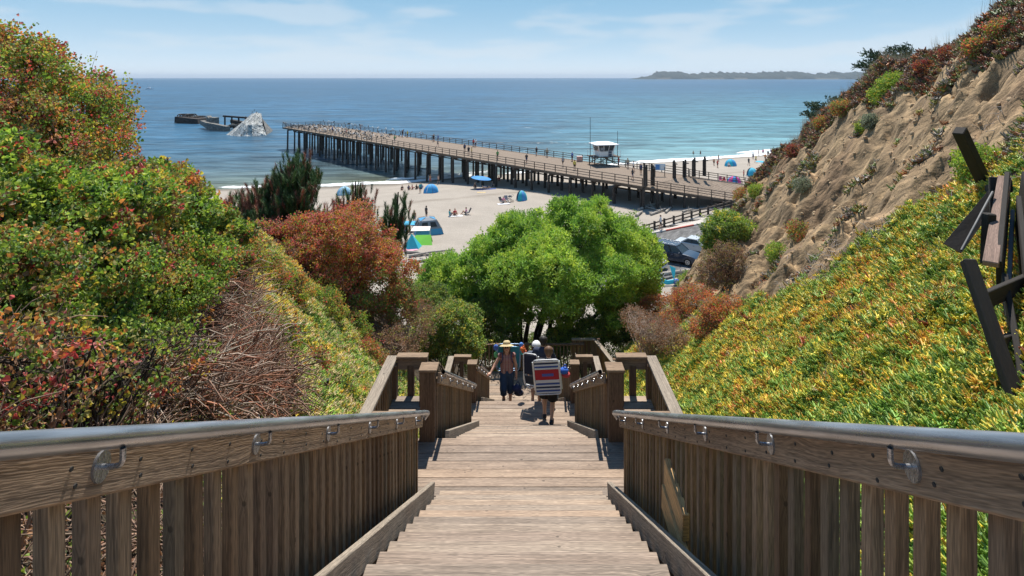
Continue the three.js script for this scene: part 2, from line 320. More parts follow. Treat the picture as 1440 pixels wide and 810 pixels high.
// surf: lumpy ribbons of foam that lie along the water's edge
function foam(x0, x1, offset, width, thick, seed, label) {
  const r = rng(seed), pos = [], idx = [], nu = Math.round((x1 - x0) * 2.2), nv = 7;
  for (let i = 0; i <= nu; i++) {
    const x = lerp(x0, x1, i / nu), s = pl(shore, x), e = smooth(0, 0.06, i / nu) * smooth(1, 0.94, i / nu);
    const w = width * e * (0.55 + 1.1 * Math.max(0, 0.35 + fbm(x * 0.11, seed, 2, 3))), c = s + offset + 1.6 * fbm(x * 0.08, seed + 4, 1, 3);
    for (let j = 0; j <= nv; j++) { const v = j / nv - 0.5, D = c + v * w + 0.5 * fbm(x * 0.9, v * 3 + seed, 5, 2); pos.push(x, Math.max(0, sandY(x, D)) + 0.012 + thick * e * (1 - 4 * v * v) * (0.5 + 1.3 * Math.max(0, 0.3 + fbm(x * 0.6, D * 0.6, 3, 3))), -D); }
  }
  for (let i = 0; i < nu; i++) for (let j = 0; j < nv; j++) { const a = i * (nv + 1) + j; idx.push(a, a + nv + 1, a + 1, a + 1, a + nv + 1, a + nv + 2); }
  const g = new THREE.BufferGeometry(); g.setAttribute('position', new THREE.Float32BufferAttribute(pos, 3)); g.setIndex(idx); g.computeVertexNormals();
  tag(mesh(scene, 'surf_foam', g, plain(.83, .85, .85, .9)), label, 'foam', null, 'stuff');
}
foam(-62, -10, 1.6, 2.6, 0.28, 3, 'white surf foam at the water edge beside the pier piles');
foam(-30, -8, 4.2, 1.3, 0.4, 13, 'thin crest of white foam just off the sand by the pier');
foam(-5, 26, 0.8, 2.6, 0.25, 5, 'white surf foam washing in under the pier deck');
foam(24, 130, 1.2, 4.8, 0.3, 7, 'white surf foam on the far beach beyond the pier ramp');
foam(60, 130, 6.5, 2.4, 0.4, 9, 'second white foam line off the far beach by the bluff');

// ---------------------------------------------------------------- far headland
{
  const x0 = 900, x1 = 4700, n = 420, m = 8, pos = [], idx = [], col = [], D0 = 6900;
  for (let i = 0; i <= n; i++) {
    const x = lerp(x0, x1, i / n), e = smooth(x0 + 380, x0 + 900, x);
    const top = e * (72 + 42 * Math.max(-0.6, fbm(x * 0.0022, 3, 1, 3)) * 2 + 34 * Math.abs(nz(x * 0.03, 5)) + 34 * Math.abs(nz(x * 0.013, 9)) + 18 * Math.abs(nz(x * 0.08, 2)));
    for (let j = 0; j <= m; j++) { const t = j / m, y = -2 + (top + 2) * Math.pow(t, 0.55) * (1 + 0.06 * nz(x * 0.02, t * 6)); pos.push(x, y, -(D0 + t * 420)); const cl = j < 1 && nz(x * 0.006, 2) > 0.0; col.push(...(cl ? [0.16, 0.15, 0.12] : [0.022, 0.036, 0.03])); }
  }
  for (let i = 0; i < n; i++) for (let j = 0; j < m; j++) { const a = i * (m + 1) + j; idx.push(a, a + m + 1, a + 1, a + 1, a + m + 1, a + m + 2); }
  const g = new THREE.BufferGeometry(); g.setAttribute('position', new THREE.Float32BufferAttribute(pos, 3)); g.setAttribute('color', new THREE.Float32BufferAttribute(col, 3)); g.setIndex(idx); g.computeVertexNormals();
  tag(mesh(scene, 'headland', g, new THREE.MeshStandardMaterial({ vertexColors: true, roughness: 1, side: THREE.DoubleSide })), 'low wooded headland across the bay on the horizon', 'headland', null, 'structure');
}
scene.fog = new THREE.FogExp2(new THREE.Color().setRGB(0.72, 0.84, 1.0), 0.00005);

// ---------------------------------------------------------------- wooden stairs
const stairs = thing('wooden_staircase', 'weathered wooden staircase with railed landings leading down the gully to the beach', 'staircase', V(CX, 0, 0));
{
  const r = rng(41), pick = (a) => a[Math.floor(r() * a.length)];
  const treadGeo = [0, 1, 2, 3, 4, 5].map((k) => boardGeo(1.80, 0.04, 0.1415, 0.004, 3 + k * 1.7));
  const riserGeo = boardGeo(1.80, 0.128, 0.025, 0.003, 8.3);
  const tilt = (m) => { m.rotation.x = (r() - 0.5) * 0.012; m.rotation.z = (r() - 0.5) * 0.003; m.position.y += (r() - 0.5) * 0.004; return m; };
  const balGeo = {};
  const bal = (len, k) => { const q = Math.round(len * 50) / 50 + ':' + k; return balGeo[q] ||= boardGeo(0.043, Math.round(len * 50) / 50, 0.052, 0.003, k * 2.3 + len); };
  const bracketGeo = (s) => { // flange on the board, arm, upright to the pipe; local x points to the stair side
    const f = new THREE.CylinderGeometry(0.032, 0.032, 0.008, 14); f.rotateZ(Math.PI / 2); f.scale(1, 1.25, 1);
    const arm = tubeGeo([V(0, 0, 0), V(-s * 0.03, 0, 0), V(-s * 0.05, 0.004, 0), V(-s * 0.057, 0.018, 0), V(-s * 0.058, 0.05, 0)], 0.0075, 14, 8);
    return merge([f, arm]);
  };
  const bracket = { [-1]: bracketGeo(-1), [1]: bracketGeo(1) };
  const boltGeo = (() => { const g = new THREE.CylinderGeometry(0.006, 0.006, 0.004, 8); g.rotateZ(Math.PI / 2); return g; })();
  const kr = RISE / TREAD;
  // one flight: treads of two boards, risers, kerb boards, side stringers and two balustrades
  function flight(Ds, Ytop, start, posts) {
    const De = Ds + RUN, Yb = Ytop - NR * RISE, nose = (D) => Yb + RISE + (De - D) * kr;   // line through the nosings
    for (let i = 0; i < NR; i++) {
      if (i < NR - 1) for (let k = 0; k < 2; k++) tilt(box(stairs, 'tread_board', (r() - .5) * .012, Ytop - RISE * (i + 1) - 0.02, -(Ds + TREAD * i + 0.0705 + k * 0.147 + 0.012), 0, 0, 0, pick(M.tread), 0, pick(treadGeo)));
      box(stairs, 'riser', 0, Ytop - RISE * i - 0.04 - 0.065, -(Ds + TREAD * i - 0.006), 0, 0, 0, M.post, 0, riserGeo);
    }
    for (const s of [-1, 1]) {
      const sl = (D, dy, x) => W3(s * x, nose(D) + dy, D);
      beam(stairs, 'kerb_board', sl(Ds + 0.02, 0.0, 0.99), sl(De + 0.03, 0.0, 0.99), 0.055, 0.17, M.curb, 0.006);
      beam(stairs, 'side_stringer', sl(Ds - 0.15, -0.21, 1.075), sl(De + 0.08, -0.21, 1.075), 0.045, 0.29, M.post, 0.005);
      const B = holder(stairs, 'balustrade');
      const d0 = start, d1 = De - 0.02;
      beam(B, 'top_board', sl(d0, 0.79, 1.10), sl(d1, 0.79, 1.10), 0.04, 0.135, pick(M.rail), 0.006);
      for (let k = 0; ; k++) {
        const D = d0 + 0.05 + k * 0.125; if (D > d1 - 0.02) break;
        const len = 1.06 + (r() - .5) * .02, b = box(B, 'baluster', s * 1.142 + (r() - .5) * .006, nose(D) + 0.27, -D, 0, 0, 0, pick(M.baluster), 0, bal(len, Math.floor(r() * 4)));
        b.rotation.y = (r() - .5) * .08; b.rotation.z = (r() - .5) * .01; b.rotation.x = (r() - .5) * .008;
        if (k % 2 === 0) for (const dy of [0.82, 0.765]) { const bo = box(B, 'bolt_head', s * 1.079, nose(D) + dy - 0.02 + (r() - .5) * .012, -D + (r() - .5) * .03, 0, 0, 0, M.dark, 0, boltGeo); }
      }
      // handrail pipe with returns
      const pts = [sl(d0 - 0.02, 0.87, 1.035), sl(d1 - 0.08, 0.87, 1.035), sl(d1 + 0.02, 0.86, 1.035), sl(d1 + 0.045, 0.83, 1.05), sl(d1 + 0.03, 0.81, 1.075)];
      for (const k of [0.9, 0.7, 0.5, 0.3, 0.1]) pts.splice(1, 0, sl(lerp(d0, d1, k), 0.87, 1.035));
      const pipe = new THREE.CurvePath(); for (let i = 0; i < pts.length - 1; i++) pipe.add(new THREE.LineCurve3(pts[i], pts[i + 1]));
      mesh(B, 'handrail', new THREE.TubeGeometry(new THREE.CatmullRomCurve3(pts, false, 'centripetal'), 60, 0.027, 14), M.steel);
      for (let D = d1 - 0.42; D > d0 + 0.1; D -= 0.87) { const b = mesh(B, 'bracket', bracket[s], M.steel); b.position.copy(sl(D, 0.792, 1.076)); }
      if (posts) { // square post at the head of the flight with a sheet cap
        box(B, 'post', s * 1.235, Ytop + 0.43, -(d0 - 0.02), 0.2, 0.95, 0.2, M.post, 0.008);
        box(B, 'post_cap', s * 1.225, Ytop + 0.925, -(d0 - 0.02), 0.235, 0.035, 0.225, M.rail[0], 0.006);
      }
    }
  }
  // a landing: cross boards, with railed alcoves and a bench on both sides
  function landing(Da, Db, Y, half, alcove) {
    const n = Math.round((Db - Da) / 0.147), pitch = (Db - Da) / n;
    for (let i = 0; i < n; i++) { const D = Da + pitch * (i + 0.5), hw = half; tilt(box(stairs, 'landing_board', (r() - .5) * .01, Y - 0.02, -D - 0.0, hw * 2, 0.04, pitch - 0.006, pick(M.tread), 0.004)); }
    for (const D of [Da + 0.15, Db - 0.15]) box(stairs, 'joist', 0, Y - 0.135, -D, half * 2 - 0.1, 0.18, 0.05, M.post);
    if (!alcove) return;
    for (const s of [-1, 1]) {
      const A = holder(stairs, 'alcove_railing'), x0 = 1.24, x1 = 1.76, ya = Y + 0.94, Dn = Da + 0.1, Df = Db + 0.2;
      // caps: outer, back, front
      beam(A, 'cap_rail', W3(s * x1, ya, Dn - 0.06), W3(s * x1, ya, Df + 0.06), 0.14, 0.04, M.curb);
      beam(A, 'cap_rail', W3(s * (x0 + 0.14), ya + 0.002, Dn), W3(s * (x1 - 0.072), ya + 0.002, Dn), 0.13, 0.04, M.rail[0]);
      beam(A, 'back_board', W3(s * (x0 + 0.03), ya - 0.06, Df), W3(s * (x1 - 0.072), ya - 0.06, Df), 0.045, 0.15, M.rail[1]);
      beam(A, 'cap_rail', W3(s * (x0 + 0.03), ya + 0.04, Df), W3(s * (x1 - 0.072), ya + 0.04, Df), 0.13, 0.035, M.rail[0]);
      for (const [x, D] of [[x1 - 0.03, Dn + 0.06], [x1 - 0.03, Df - 0.06]]) box(A, 'corner_post', s * x, Y + 0.3, -D, 0.115, 1.2, 0.115, M.post);
      box(A, 'corner_post', s * (x0 + 0.26), Y + 0.36, -Df, 0.09, 1.0, 0.06, M.post);
      for (let D = Dn + 0.18; D < Df - 0.12; D += 0.115) box(A, 'baluster', s * (x1 - 0.02), Y + 0.42, -D, 0, 0, 0, pick(M.baluster), 0, bal(0.98, 1));
      for (let x = x0 + 0.2; x < x1 - 0.1; x += 0.115) box(A, 'baluster', s * x, Y + 0.42, -Dn, 0, 0, 0, pick(M.baluster), 0, bal(0.98, 2));
      for (let k = 0; k < 3; k++) box(A, 'bench_slat', s * (1.52), Y + 0.44, -(Df - 0.10 - k * 0.15), 0.40, 0.04, 0.135, pick(M.tread));
      box(A, 'bench_support', s * 1.48, Y + 0.21, -(Df - 0.26), 0.05, 0.415, 0.36, M.post);
      box(A, 'bench_support', s * 1.64, Y + 0.21, -(Df - 0.26), 0.05, 0.415, 0.36, M.post);
    }
  }
  // top landing, where the photographer stands
  landing(-2.6, L0e, Y0, 1.15, false);
  for (const s of [-1, 1]) { // its level rails, behind the viewpoint
    const B = holder(stairs, 'balustrade');
    beam(B, 'top_board', W3(s * 1.1, Y0 + 1.0, -2.5), W3(s * 1.1, Y0 + 1.0, 0.5), 0.04, 0.135, M.rail[0]);
    for (let D = -2.4; D < 0.5; D += 0.125) box(B, 'baluster', s * 1.142, Y0 + 0.41, -D, 0, 0, 0, pick(M.baluster), 0, bal(1.06, 1));
    for (const D of [-2.4, -1.0]) box(B, 'post', s * 1.22, Y0 + 0.2, -D, 0.1, 1.5, 0.1, M.post);
  }
  flight(L0e, Y0, 0.62, false);
  landing(L1[0], L1[1] - 0.0, Y1, 1.72, true);
  flight(L1[1], Y1, L1[1] + 0.03, true);
  landing(L2[0], L2[1], Y2, 1.72, true);
  flight(L2[1], Y2, L2[1] + 0.03, true);
  landing(L3[0], L3[1], Y3, 1.9, false);
  // timber legs carry the landings down into the bank
  for (const [D, Y, X] of [[-2.3, Y0, 1.0], [1.2, Y0, 1.0], [L1[0] + .2, Y1, 1.6], [L1[1] - .2, Y1, 1.6], [L2[0] + .2, Y2, 1.6], [L2[1] - .2, Y2, 1.6], [L3[0] + .2, Y3, 1.7], [L3[1] - .2, Y3, 1.7]]) for (const s of [-1, 1]) box(stairs, 'support_post', s * X, Y - 0.75, -D, 0.14, 1.4, 0.14, M.post);
  // dark rail across the foot of the third flight, turning away to the side
  const B = holder(stairs, 'landing_railing'), Dr = L3[1] - 0.05, yr = Y3 + 1.0;
  beam(B, 'cap_rail', W3(-1.95, yr, Dr), W3(2.2, yr, Dr), 0.13, 0.04, M.post);
  beam(B, 'lower_rail', W3(-1.9, Y3 + 0.12, Dr), W3(2.15, Y3 + 0.12, Dr), 0.04, 0.09, M.post);
  for (let x = -1.8; x < 2.1; x += 0.13) box(B, 'baluster', x, Y3 + 0.5, -Dr, 0, 0, 0, pick(M.baluster), 0, bal(0.92, 3));
  for (const x of [-1.9, 0.1, 2.15]) box(B, 'post', x, Y3 + 0.36, -Dr - 0.07, 0.12, 1.32, 0.1, M.post);
  // side screen that climbs beside the last landing
  const S = holder(stairs, 'side_screen'), a = W3(2.62, Y3 + 1.12, 20.9), b = W3(3.35, Y3 + 1.12, 17.9);
  beam(S, 'cap_rail', a, b, 0.15, 0.045, M.curb); beam(S, 'cap_rail', W3(1.75, Y3 + 1.12, 20.95), W3(2.62, Y3 + 1.12, 20.95), 0.14, 0.045, M.curb);
  for (let i = 0; i <= 20; i++) { const p = a.clone().lerp(b, i / 20); box(S, 'plank', p.x, p.y - 0.53, p.z, 0.1, 1.0, 0.035, pick(M.baluster), 0.003); }
  for (const t of [0, 0.5, 1]) { const p = a.clone().lerp(b, t); box(S, 'post', p.x + 0.1, p.y - 0.7, p.z, 0.13, 1.5, 0.13, M.post); }
  for (let i = 0; i < 6; i++) box(S, 'plank', 1.82 + i * 0.14, Y3 + 0.59, -20.95, 0.125, 1.0, 0.035, pick(M.baluster), 0.003);
  // two short new boards nailed to the balusters
  const P = holder(stairs, 'patch'); beam(P, 'patch_board', W3(1.06 - CX, 19.02, 3.76), W3(1.06 - CX, 19.06, 4.26), 0.045, 0.19, M.newWood); beam(P, 'patch_board', W3(1.05 - CX, 18.80, 3.74), W3(1.05 - CX, 18.84, 4.30), 0.045, 0.19, M.newWood);
}
console.log('stairs');

// ---------------------------------------------------------------- pier
const PIER = 6.6, pN = [16.7, 80.5], pd = [-0.692, 0.722], pw = [0.722, 0.692], PLEN = 133, PWID = 12.5;
const pp = (t, w, y) => W3(pN[0] + pd[0] * t + pw[0] * w, y, pN[1] + pd[1] * t + pw[1] * w);      // along, across, up
const pierTurn = Math.atan2(-pd[1], pd[0]);
{
  const r = rng(91), pier = thing('pier', 'long timber pier on dark piles running out from the beach into the sea', 'pier', null);
  const o = pp(0, 0, 0); pier.position.copy(o);
  const q = (t, w, y) => pp(t, w, y).sub(o);
  // deck of cross planks, thin sheet of boards on beams
  const deckMat = new THREE.MeshStandardMaterial({ color: new THREE.Color().setRGB(.32, .245, .185), map: woodMap, bumpMap: woodBump, bumpScale: 0.01, roughness: .9 });
  const turn = new THREE.Matrix4().makeBasis(V(pw[0], 0, -pw[1]), V(0, 1, 0), V(pw[0], 0, -pw[1]).cross(V(0, 1, 0)));
  const nB = 44; // deck bays
  for (let i = 0; i < nB; i++) { const a = PLEN * i / nB, b = PLEN * (i + 1) / nB; beam(pier, 'deck_bay', q(a + .006, PWID / 2, PIER - .06), q(b - .006, PWID / 2, PIER - .06 + (r() - .5) * .01), PWID + .3, .12, deckMat, .01); }
  for (const w of [0.05, PWID - 0.05, PWID * .33, PWID * .66]) beam(pier, 'stringer', q(0.02, w, PIER - .3), q(PLEN, w, PIER - .3), .25, .34, M.pierWood, .02);
  const pileG = [0, 1, 2].map((k) => { const g = new THREE.CylinderGeometry(.19 + k * .02, .23 + k * .02, 1, 9, 1); return g; });
  let n = 0;
  for (let t = 0.6; t <= PLEN; t += 4.42, n++) {
    beam(pier, 'cap_beam', q(t, -.15, PIER - .64), q(t, PWID + .15, PIER - .64), .32, .34, M.pierWood, .02);
    for (let k = 0; k < 5; k++) {
      const w = PWID * k / 4 + (r() - .5) * .7, tt = t + (r() - .5) * .7, p = pp(tt, w, 0), yb = Math.max(-1.2, sandY(p.x, -p.z)) - .8, top = PIER - .62;
      const m = mesh(pier, 'pile', pileG[Math.floor(r() * 3)], M.pile); m.scale.y = top - yb; m.position.copy(q(tt, w, (top + yb) / 2)); m.rotation.set((r() - .5) * .04, r() * 3, (r() - .5) * .04);
    }
    if (n % 3 === 1) beam(pier, 'brace', q(t, .4, PIER - .9), q(t, PWID - .4, PIER - 3.6), .12, .22, M.pile, .01);
  }
  const postG = boardGeo(.11, 1.16, .11, .008, 4.4);
  for (const w of [0.02, PWID - .02]) {
    const R = holder(pier, 'railing');
    for (let t = 0.2; t <= PLEN; t += 2.42) { const m = box(R, 'rail_post', 0, 0, 0, 0, 0, 0, M.pierWood, 0, postG); m.position.copy(q(t, w, PIER + .58)); m.rotation.y = pierTurn; }
    for (const [y, h] of [[1.12, .09], [.72, .10], [.34, .10]]) for (let t = 0.2; t < PLEN - 1; t += 14.52) beam(R, 'rail', q(t + .01, w, PIER + y), q(Math.min(PLEN, t + 14.5), w, PIER + y + (r() - .5) * .02), y > 1 ? .16 : .05, h, M.pierWood, .006);
  }
  const R = holder(pier, 'railing'); for (const y of [1.12, .72, .34]) beam(R, 'rail', q(PLEN, 0, PIER + y), q(PLEN, PWID, PIER + y), .06, .1, M.pierWood); for (let w = 0; w <= PWID; w += 2.4) { const m = box(R, 'rail_post', 0, 0, 0, 0, 0, 0, M.pierWood, 0, postG); m.position.copy(q(PLEN, w, PIER + .58)); }
  // ramp from the shore end down to the beach, same thing
  const A = q(0, 0, PIER - .02), B = q(0, PWID, PIER - .02), C = W3(41, SAND + .1, 95).sub(o), Dd = W3(34.5, SAND + .1, 82).sub(o);
  const ramp = holder(pier, 'ramp');
  const nb = 26;
  for (let i = 0; i < nb; i++) { const f = (k) => { const a = A.clone().lerp(Dd, k), b = B.clone().lerp(C, k); return [a, b]; }; const [a0, b0] = f((i + .03) / nb), [a1, b1] = f((i + .97) / nb), dn = V(0, -.1, 0), g = [a0, a1, b1, b0, ...[a0, a1, b1, b0].map((p) => p.clone().add(dn))]; mesh(ramp, 'ramp_plank', poly(g, [[0, 1, 2, 3], [4, 7, 6, 5], [0, 4, 5, 1], [1, 5, 6, 2], [2, 6, 7, 3], [3, 7, 4, 0]], .5), deckMat); }
  for (const [a, b] of [[A, Dd], [B, C]]) {
    for (const y of [1.0, .66, .34]) beam(ramp, 'rail', a.clone().add(V(0, y, 0)), b.clone().add(V(0, y, 0)), y > .9 ? .14 : .05, .09, M.pierWood);
    beam(ramp, 'stringer', a.clone().add(V(0, -.27, 0)), b.clone().add(V(0, -.27, 0)), .22, .32, M.pierWood);
    for (let i = 0; i <= 9; i++) { const p = a.clone().lerp(b, i / 9); box(ramp, 'rail_post', p.x, p.y + .5, p.z, 0, 0, 0, M.pierWood, 0, postG); if (i % 1 === 0 && i < 9) { const m = mesh(ramp, 'pile', pileG[0], M.pile), h = p.y - .2 - 2.6; m.scale.y = h; m.position.set(p.x, 2.6 + h / 2, p.z); } }
  }
}
// tall mooring posts round the shore end of the pier
{
  const spots = [[906, 262, 3.3], [916.5, 261, 3.1], [948, 251, 2.8], [964, 249, 2.7], [977, 248, 2.9], [991, 247, 3.0]];
  const g = mergeGeometries([[0, 0, .17, 1], [.3, .1, .15, .93], [.1, .3, .14, .86]].map(([x, z, rr, h]) => { const c = new THREE.CylinderGeometry(rr * .9, rr, h, 9); c.translate(x, h / 2, z); return c; }));
  spots.forEach(([u, v, h], i) => { const p = onLevel(u, v, PIER); const t = thing('mooring_pile', i < 2 ? 'tall bundle of timber piles beside the head of the pier ramp' : 'tall bundle of timber piles behind the pier ramp rail', 'piling', p, i < 2 ? 'pile bundles at the ramp head' : 'pile bundles behind the ramp'); const m = mesh(t, 'pile', g, M.pile); m.scale.y = h; m.rotation.y = i; box(t, 'band', .12, h * .8, .12, .62, .1, .62, M.dark); });
}
// information board on the pier
{
  const p = onLevel(928, 248, PIER), t = thing('notice_board', 'blue and white notice board on two posts at the head of the pier', 'sign', p);
  for (const s of [-1, 1]) box(t, 'post', s * .75, .75, 0, .1, 1.5, .1, M.pierWood);
  box(t, 'panel', 0, 1.45, .0, 1.7, 1.0, .06, plain(.55, .68, .78, .6)); box(t, 'poster', -.35, 1.45, .045, .6, .8, .02, plain(.08, .24, .55, .6)); box(t, 'poster', .4, 1.5, .045, .55, .6, .02, plain(.75, .78, .8, .6));
}
// lifeguard tower on the pier deck
{
  const p = onLevel(849, 231.5, PIER), t = thing('lifeguard_tower', 'white lifeguard tower with outward sloping windows standing on the pier deck', 'tower', p); t.rotation.y = 0.25;
  const wh = plain(.78, .79, .78, .6), gl = new THREE.MeshPhysicalMaterial({ color: new THREE.Color().setRGB(.03, .045, .055), roughness: .08 });
  for (const x of [-2.2, 0, 2.2]) for (const z of [-1.3, 1.3]) box(t, 'leg', x, .72, z, .16, 1.44, .16, M.pierWood);
  for (const z of [-1.3, 1.3]) { beam(t, 'brace', V(-2.2, .2, z), V(0, 1.3, z), .06, .12, M.pierWood); beam(t, 'brace', V(2.2, .2, z), V(0, 1.3, z), .06, .12, M.pierWood); }
  box(t, 'platform', 0, 1.5, 0, 5.1, .14, 3.2, M.pierWood);
  for (const z of [-1.5, 1.5]) { for (const y of [.55, 1.0]) beam(t, 'rail', V(-2.5, 1.57 + y, z), V(2.5, 1.57 + y, z), .035, .035, wh); }
  for (const x of [-2.5, -1.25, 0, 1.25, 2.5]) for (const z of [-1.5, 1.5]) box(t, 'rail_post', x, 2.1, z, .05, 1.1, .05, wh);
  // cabin: lower wall straight, upper wall flares out
  const ring = (w, d, y) => [V(-w, y, d), V(w, y, d), V(w, y, -d), V(-w, y, -d)];
  const low = [...ring(1.22, 1.1, 1.58), ...ring(1.30, 1.15, 2.45)];
  mesh(t, 'lower_wall', poly(low, [[0, 1, 5, 4], [1, 2, 6, 5], [2, 3, 7, 6], [3, 0, 4, 7], [4, 5, 6, 7]], .5), wh);
  const up = [...ring(1.28, 1.13, 2.45), ...ring(1.58, 1.42, 3.55)];
  mesh(t, 'window_band', poly(up, [[0, 1, 5, 4], [1, 2, 6, 5], [2, 3, 7, 6], [3, 0, 4, 7]], .5), gl);
  for (const [i, j] of [[0, 4], [1, 5], [2, 6], [3, 7]]) beam(t, 'window_post', up[i], up[j], .13, .13, wh);
  for (const k of [.33, .66]) { beam(t, 'mullion', up[0].clone().lerp(up[1], k), up[4].clone().lerp(up[5], k), .07, .05, wh); beam(t, 'mullion', up[1].clone().lerp(up[2], k), up[5].clone().lerp(up[6], k), .07, .05, wh); }
  box(t, 'door', .72, 2.25, 1.17, .62, 1.25, .05, plain(.06, .09, .13, .5));
  box(t, 'shutter', -.72, 2.95, 1.30, .8, .5, .04, plain(.2, .22, .24, .5));
  const roof = [...ring(2.15, 1.85, 3.6), ...ring(2.15, 1.85, 3.74), ...ring(.9, .7, 4.05)];
  mesh(t, 'roof', poly(roof, [[0, 3, 2, 1], [0, 1, 5, 4], [1, 2, 6, 5], [2, 3, 7, 6], [3, 0, 4, 7], [4, 5, 9, 8], [5, 6, 10, 9], [6, 7, 11, 10], [7, 4, 8, 11], [8, 9, 10, 11]], .5), plain(.84, .85, .86, .5));
  const pole = (u, v0, v1) => { const a = px(u, v1, -p.z), b = px(u, v0, -p.z); return [t.worldToLocal(a), t.worldToLocal(b)]; };
  t.updateMatrixWorld(true);
  for (const [u, v0, v1] of [[830, 165, 219], [868.5, 184, 219]]) { const [a, b] = pole(u, v0, v1); a.y = 1.5; mesh(t, 'mast', stick(a, b, .06, .035, 7), M.dark); }
}
// people out on the pier, birds at its end: see below

// ---------------------------------------------------------------- wrecked concrete ship
{
  const conc = new THREE.MeshStandardMaterial({ color: new THREE.Color().setRGB(.50, .49, .47), map: rep(grainNoise, 1.2), bumpMap: rep(grainBump, 1.2), bumpScale: .35, roughness: .95 });
  const guano = new THREE.MeshStandardMaterial({ color: new THREE.Color().setRGB(1.3, 1.29, 1.25), map: rep(tex(512, 512, (u, v) => { const s = vfbm(u, v, 5, 28, 4, 3), d = smooth(.60, .74, vfbm(u, v, 9, 6, 4, 7)); const g = clamp(.62 + .5 * (s - .45) - .45 * d); return [g, g, g * .98]; }), .6), roughness: .9, bumpMap: rep(grainBump, 1), bumpScale: .4 });
  const rust = new THREE.MeshStandardMaterial({ color: new THREE.Color().setRGB(.10, .08, .07), map: rep(grainNoise, .5), roughness: .95 });
  const at = (u, v) => onLevel(u, v, 0);
  // bow, thrown up on its side
  const b0 = at(347, 190), bow = thing('ship_bow', 'white streaked bow of a wrecked concrete ship tilted up out of the sea', 'shipwreck', b0);
  const s = -b0.z / F, P = (u, v, dz = 0) => V((u - 347) * s, (190 - v) * s, dz);
  const face = (name, A, B, C, D, mat, n = 10) => { // a buckled plate between four corners
    const pos = [], idx = [], uv = []; for (let i = 0; i <= n; i++) for (let j = 0; j <= n; j++) { const u = i / n, v = j / n, p = A.clone().lerp(B, u).lerp(D.clone().lerp(C, u), v), e = Math.min(1, 6 * Math.min(u, 1 - u, v, 1 - v)); const k = .55 * e * fbm(p.x * .35, p.y * .35, p.z * .35 + 3, 3); pos.push(p.x + k, p.y + k * .6, p.z + 1.4 * k); uv.push(u * 1.6, v * 1.6); }
    for (let i = 0; i < n; i++) for (let j = 0; j < n; j++) { const q = i * (n + 1) + j; idx.push(q, q + n + 1, q + 1, q + 1, q + n + 1, q + n + 2); } const g = new THREE.BufferGeometry(); g.setAttribute('position', new THREE.Float32BufferAttribute(pos, 3)); g.setAttribute('uv', new THREE.Float32BufferAttribute(uv, 2)); g.setIndex(idx); g.computeVertexNormals(); const m2 = mesh(bow, name, g, mat); return m2; };
  for (const m2 of [guano, conc]) m2.side = THREE.DoubleSide;
  const ap = P(352, 159, -5), ap2 = P(357, 161, -6), L0 = P(315, 191, -1), Fr = P(349, 195, 6), Rt = P(376, 193, 0), Bk = P(356, 189, -17), kn = P(357, 175, 1.6), FL = P(331, 193, 3.6);
  face('hull_plate', L0, FL, P(341, 172, 0), P(333, 174, -3.2), guano); face('hull_plate', FL, Fr, P(350, 176, 2.2), P(341, 172, 0), guano); face('hull_plate', P(333, 174, -3.2), P(350, 176, 2.2), ap, P(344, 162, -5.2), guano);
  face('hull_plate', P(350, 176, 2.2), Fr, P(362, 193.5, 4), kn, guano); face('hull_plate', kn, P(362, 193.5, 4), Rt, P(366, 176, -2), guano); face('hull_plate', P(350, 176, 2.2), kn, ap2, ap, guano); face('hull_plate', kn, P(366, 176, -2), P(362, 167, -4), ap2, guano);
  face('hull_back', ap, Bk, Rt, ap2, conc); face('hull_back', L0, P(333, 174, -3.2), ap, Bk, conc);
  for (const [u, v] of [[349, 160], [352, 157], [355, 160]]) mesh(bow, 'stanchion', stick(P(u, v, -3), P(u + 1, v - 3, -3), .09, .06, 5), rust);
  // midships: low broken side walls and cross frames
  const m0 = at(300, 182), mid = thing('ship_hull', 'low broken midships of the concrete wreck awash behind its bow', 'shipwreck', m0), sm = -m0.z / F, Q = (u, v, dz = 0) => V((u - 300) * sm, (182 - v) * sm, dz);
  const wall = (a, b, h0, h1, th, mat, name = 'side_wall') => { const p = [a, b, b.clone().add(V(0, h1, 0)), a.clone().add(V(0, h0, 0))]; const k = V(.3 * th, 0, -th); mesh(mid, name, poly([...p, ...p.map((x) => x.clone().add(k))], [[0, 1, 2, 3], [1, 5, 6, 2], [5, 4, 7, 6], [4, 0, 3, 7], [3, 2, 6, 7]], .2), mat); };
  wall(Q(270, 176.5, -6), Q(298, 181.5, 3), 1.6, 2.6, 2.2, conc); wall(Q(296, 181, 3), Q(332, 187, 8), 2.8, 3.4, 2.0, conc);
  wall(Q(296, 180, 1), Q(303, 180, 1), 4.6, 4.4, 2.5, conc, 'bulkhead'); wall(Q(281, 176, -5), Q(289, 178, -3), 3.6, 3.0, 2.2, conc, 'bulkhead');
  wall(Q(303, 176, -12), Q(334, 181, -6), 1.4, 2.2, 2, rust);
  beam(mid, 'frame_beam', Q(300, 165, -8), Q(340, 167.5, -6), .9, .7, rust); for (const u of [304, 314, 324, 334]) beam(mid, 'frame_post', Q(u, 165.6, -7), Q(u, 179, -7), .5, .5, rust);
  for (let i = 0; i < 7; i++) box(mid, 'rubble', Q(318 + i * 3, 180, 0).x, .9 + (i % 3) * .35, -2, 1.6, 1.3, 1.6, i % 2 ? rust : conc, .3).rotation.y = i;
  // stern piece
  const e0 = at(268, 172.5), st = thing('ship_stern', 'dark stern section of the wreck lying level at its seaward end', 'shipwreck', e0), se = -e0.z / F, E = (u, v, dz = 0) => V((u - 268) * se, (172.5 - v) * se, dz);
  const hp = [E(250.5, 172, 3), E(292, 172.5, 8), E(291, 166, 8), E(251, 163.5, 3), E(252, 172, -7), E(290, 172, -3), E(289, 166, -3), E(252, 163.5, -7)];
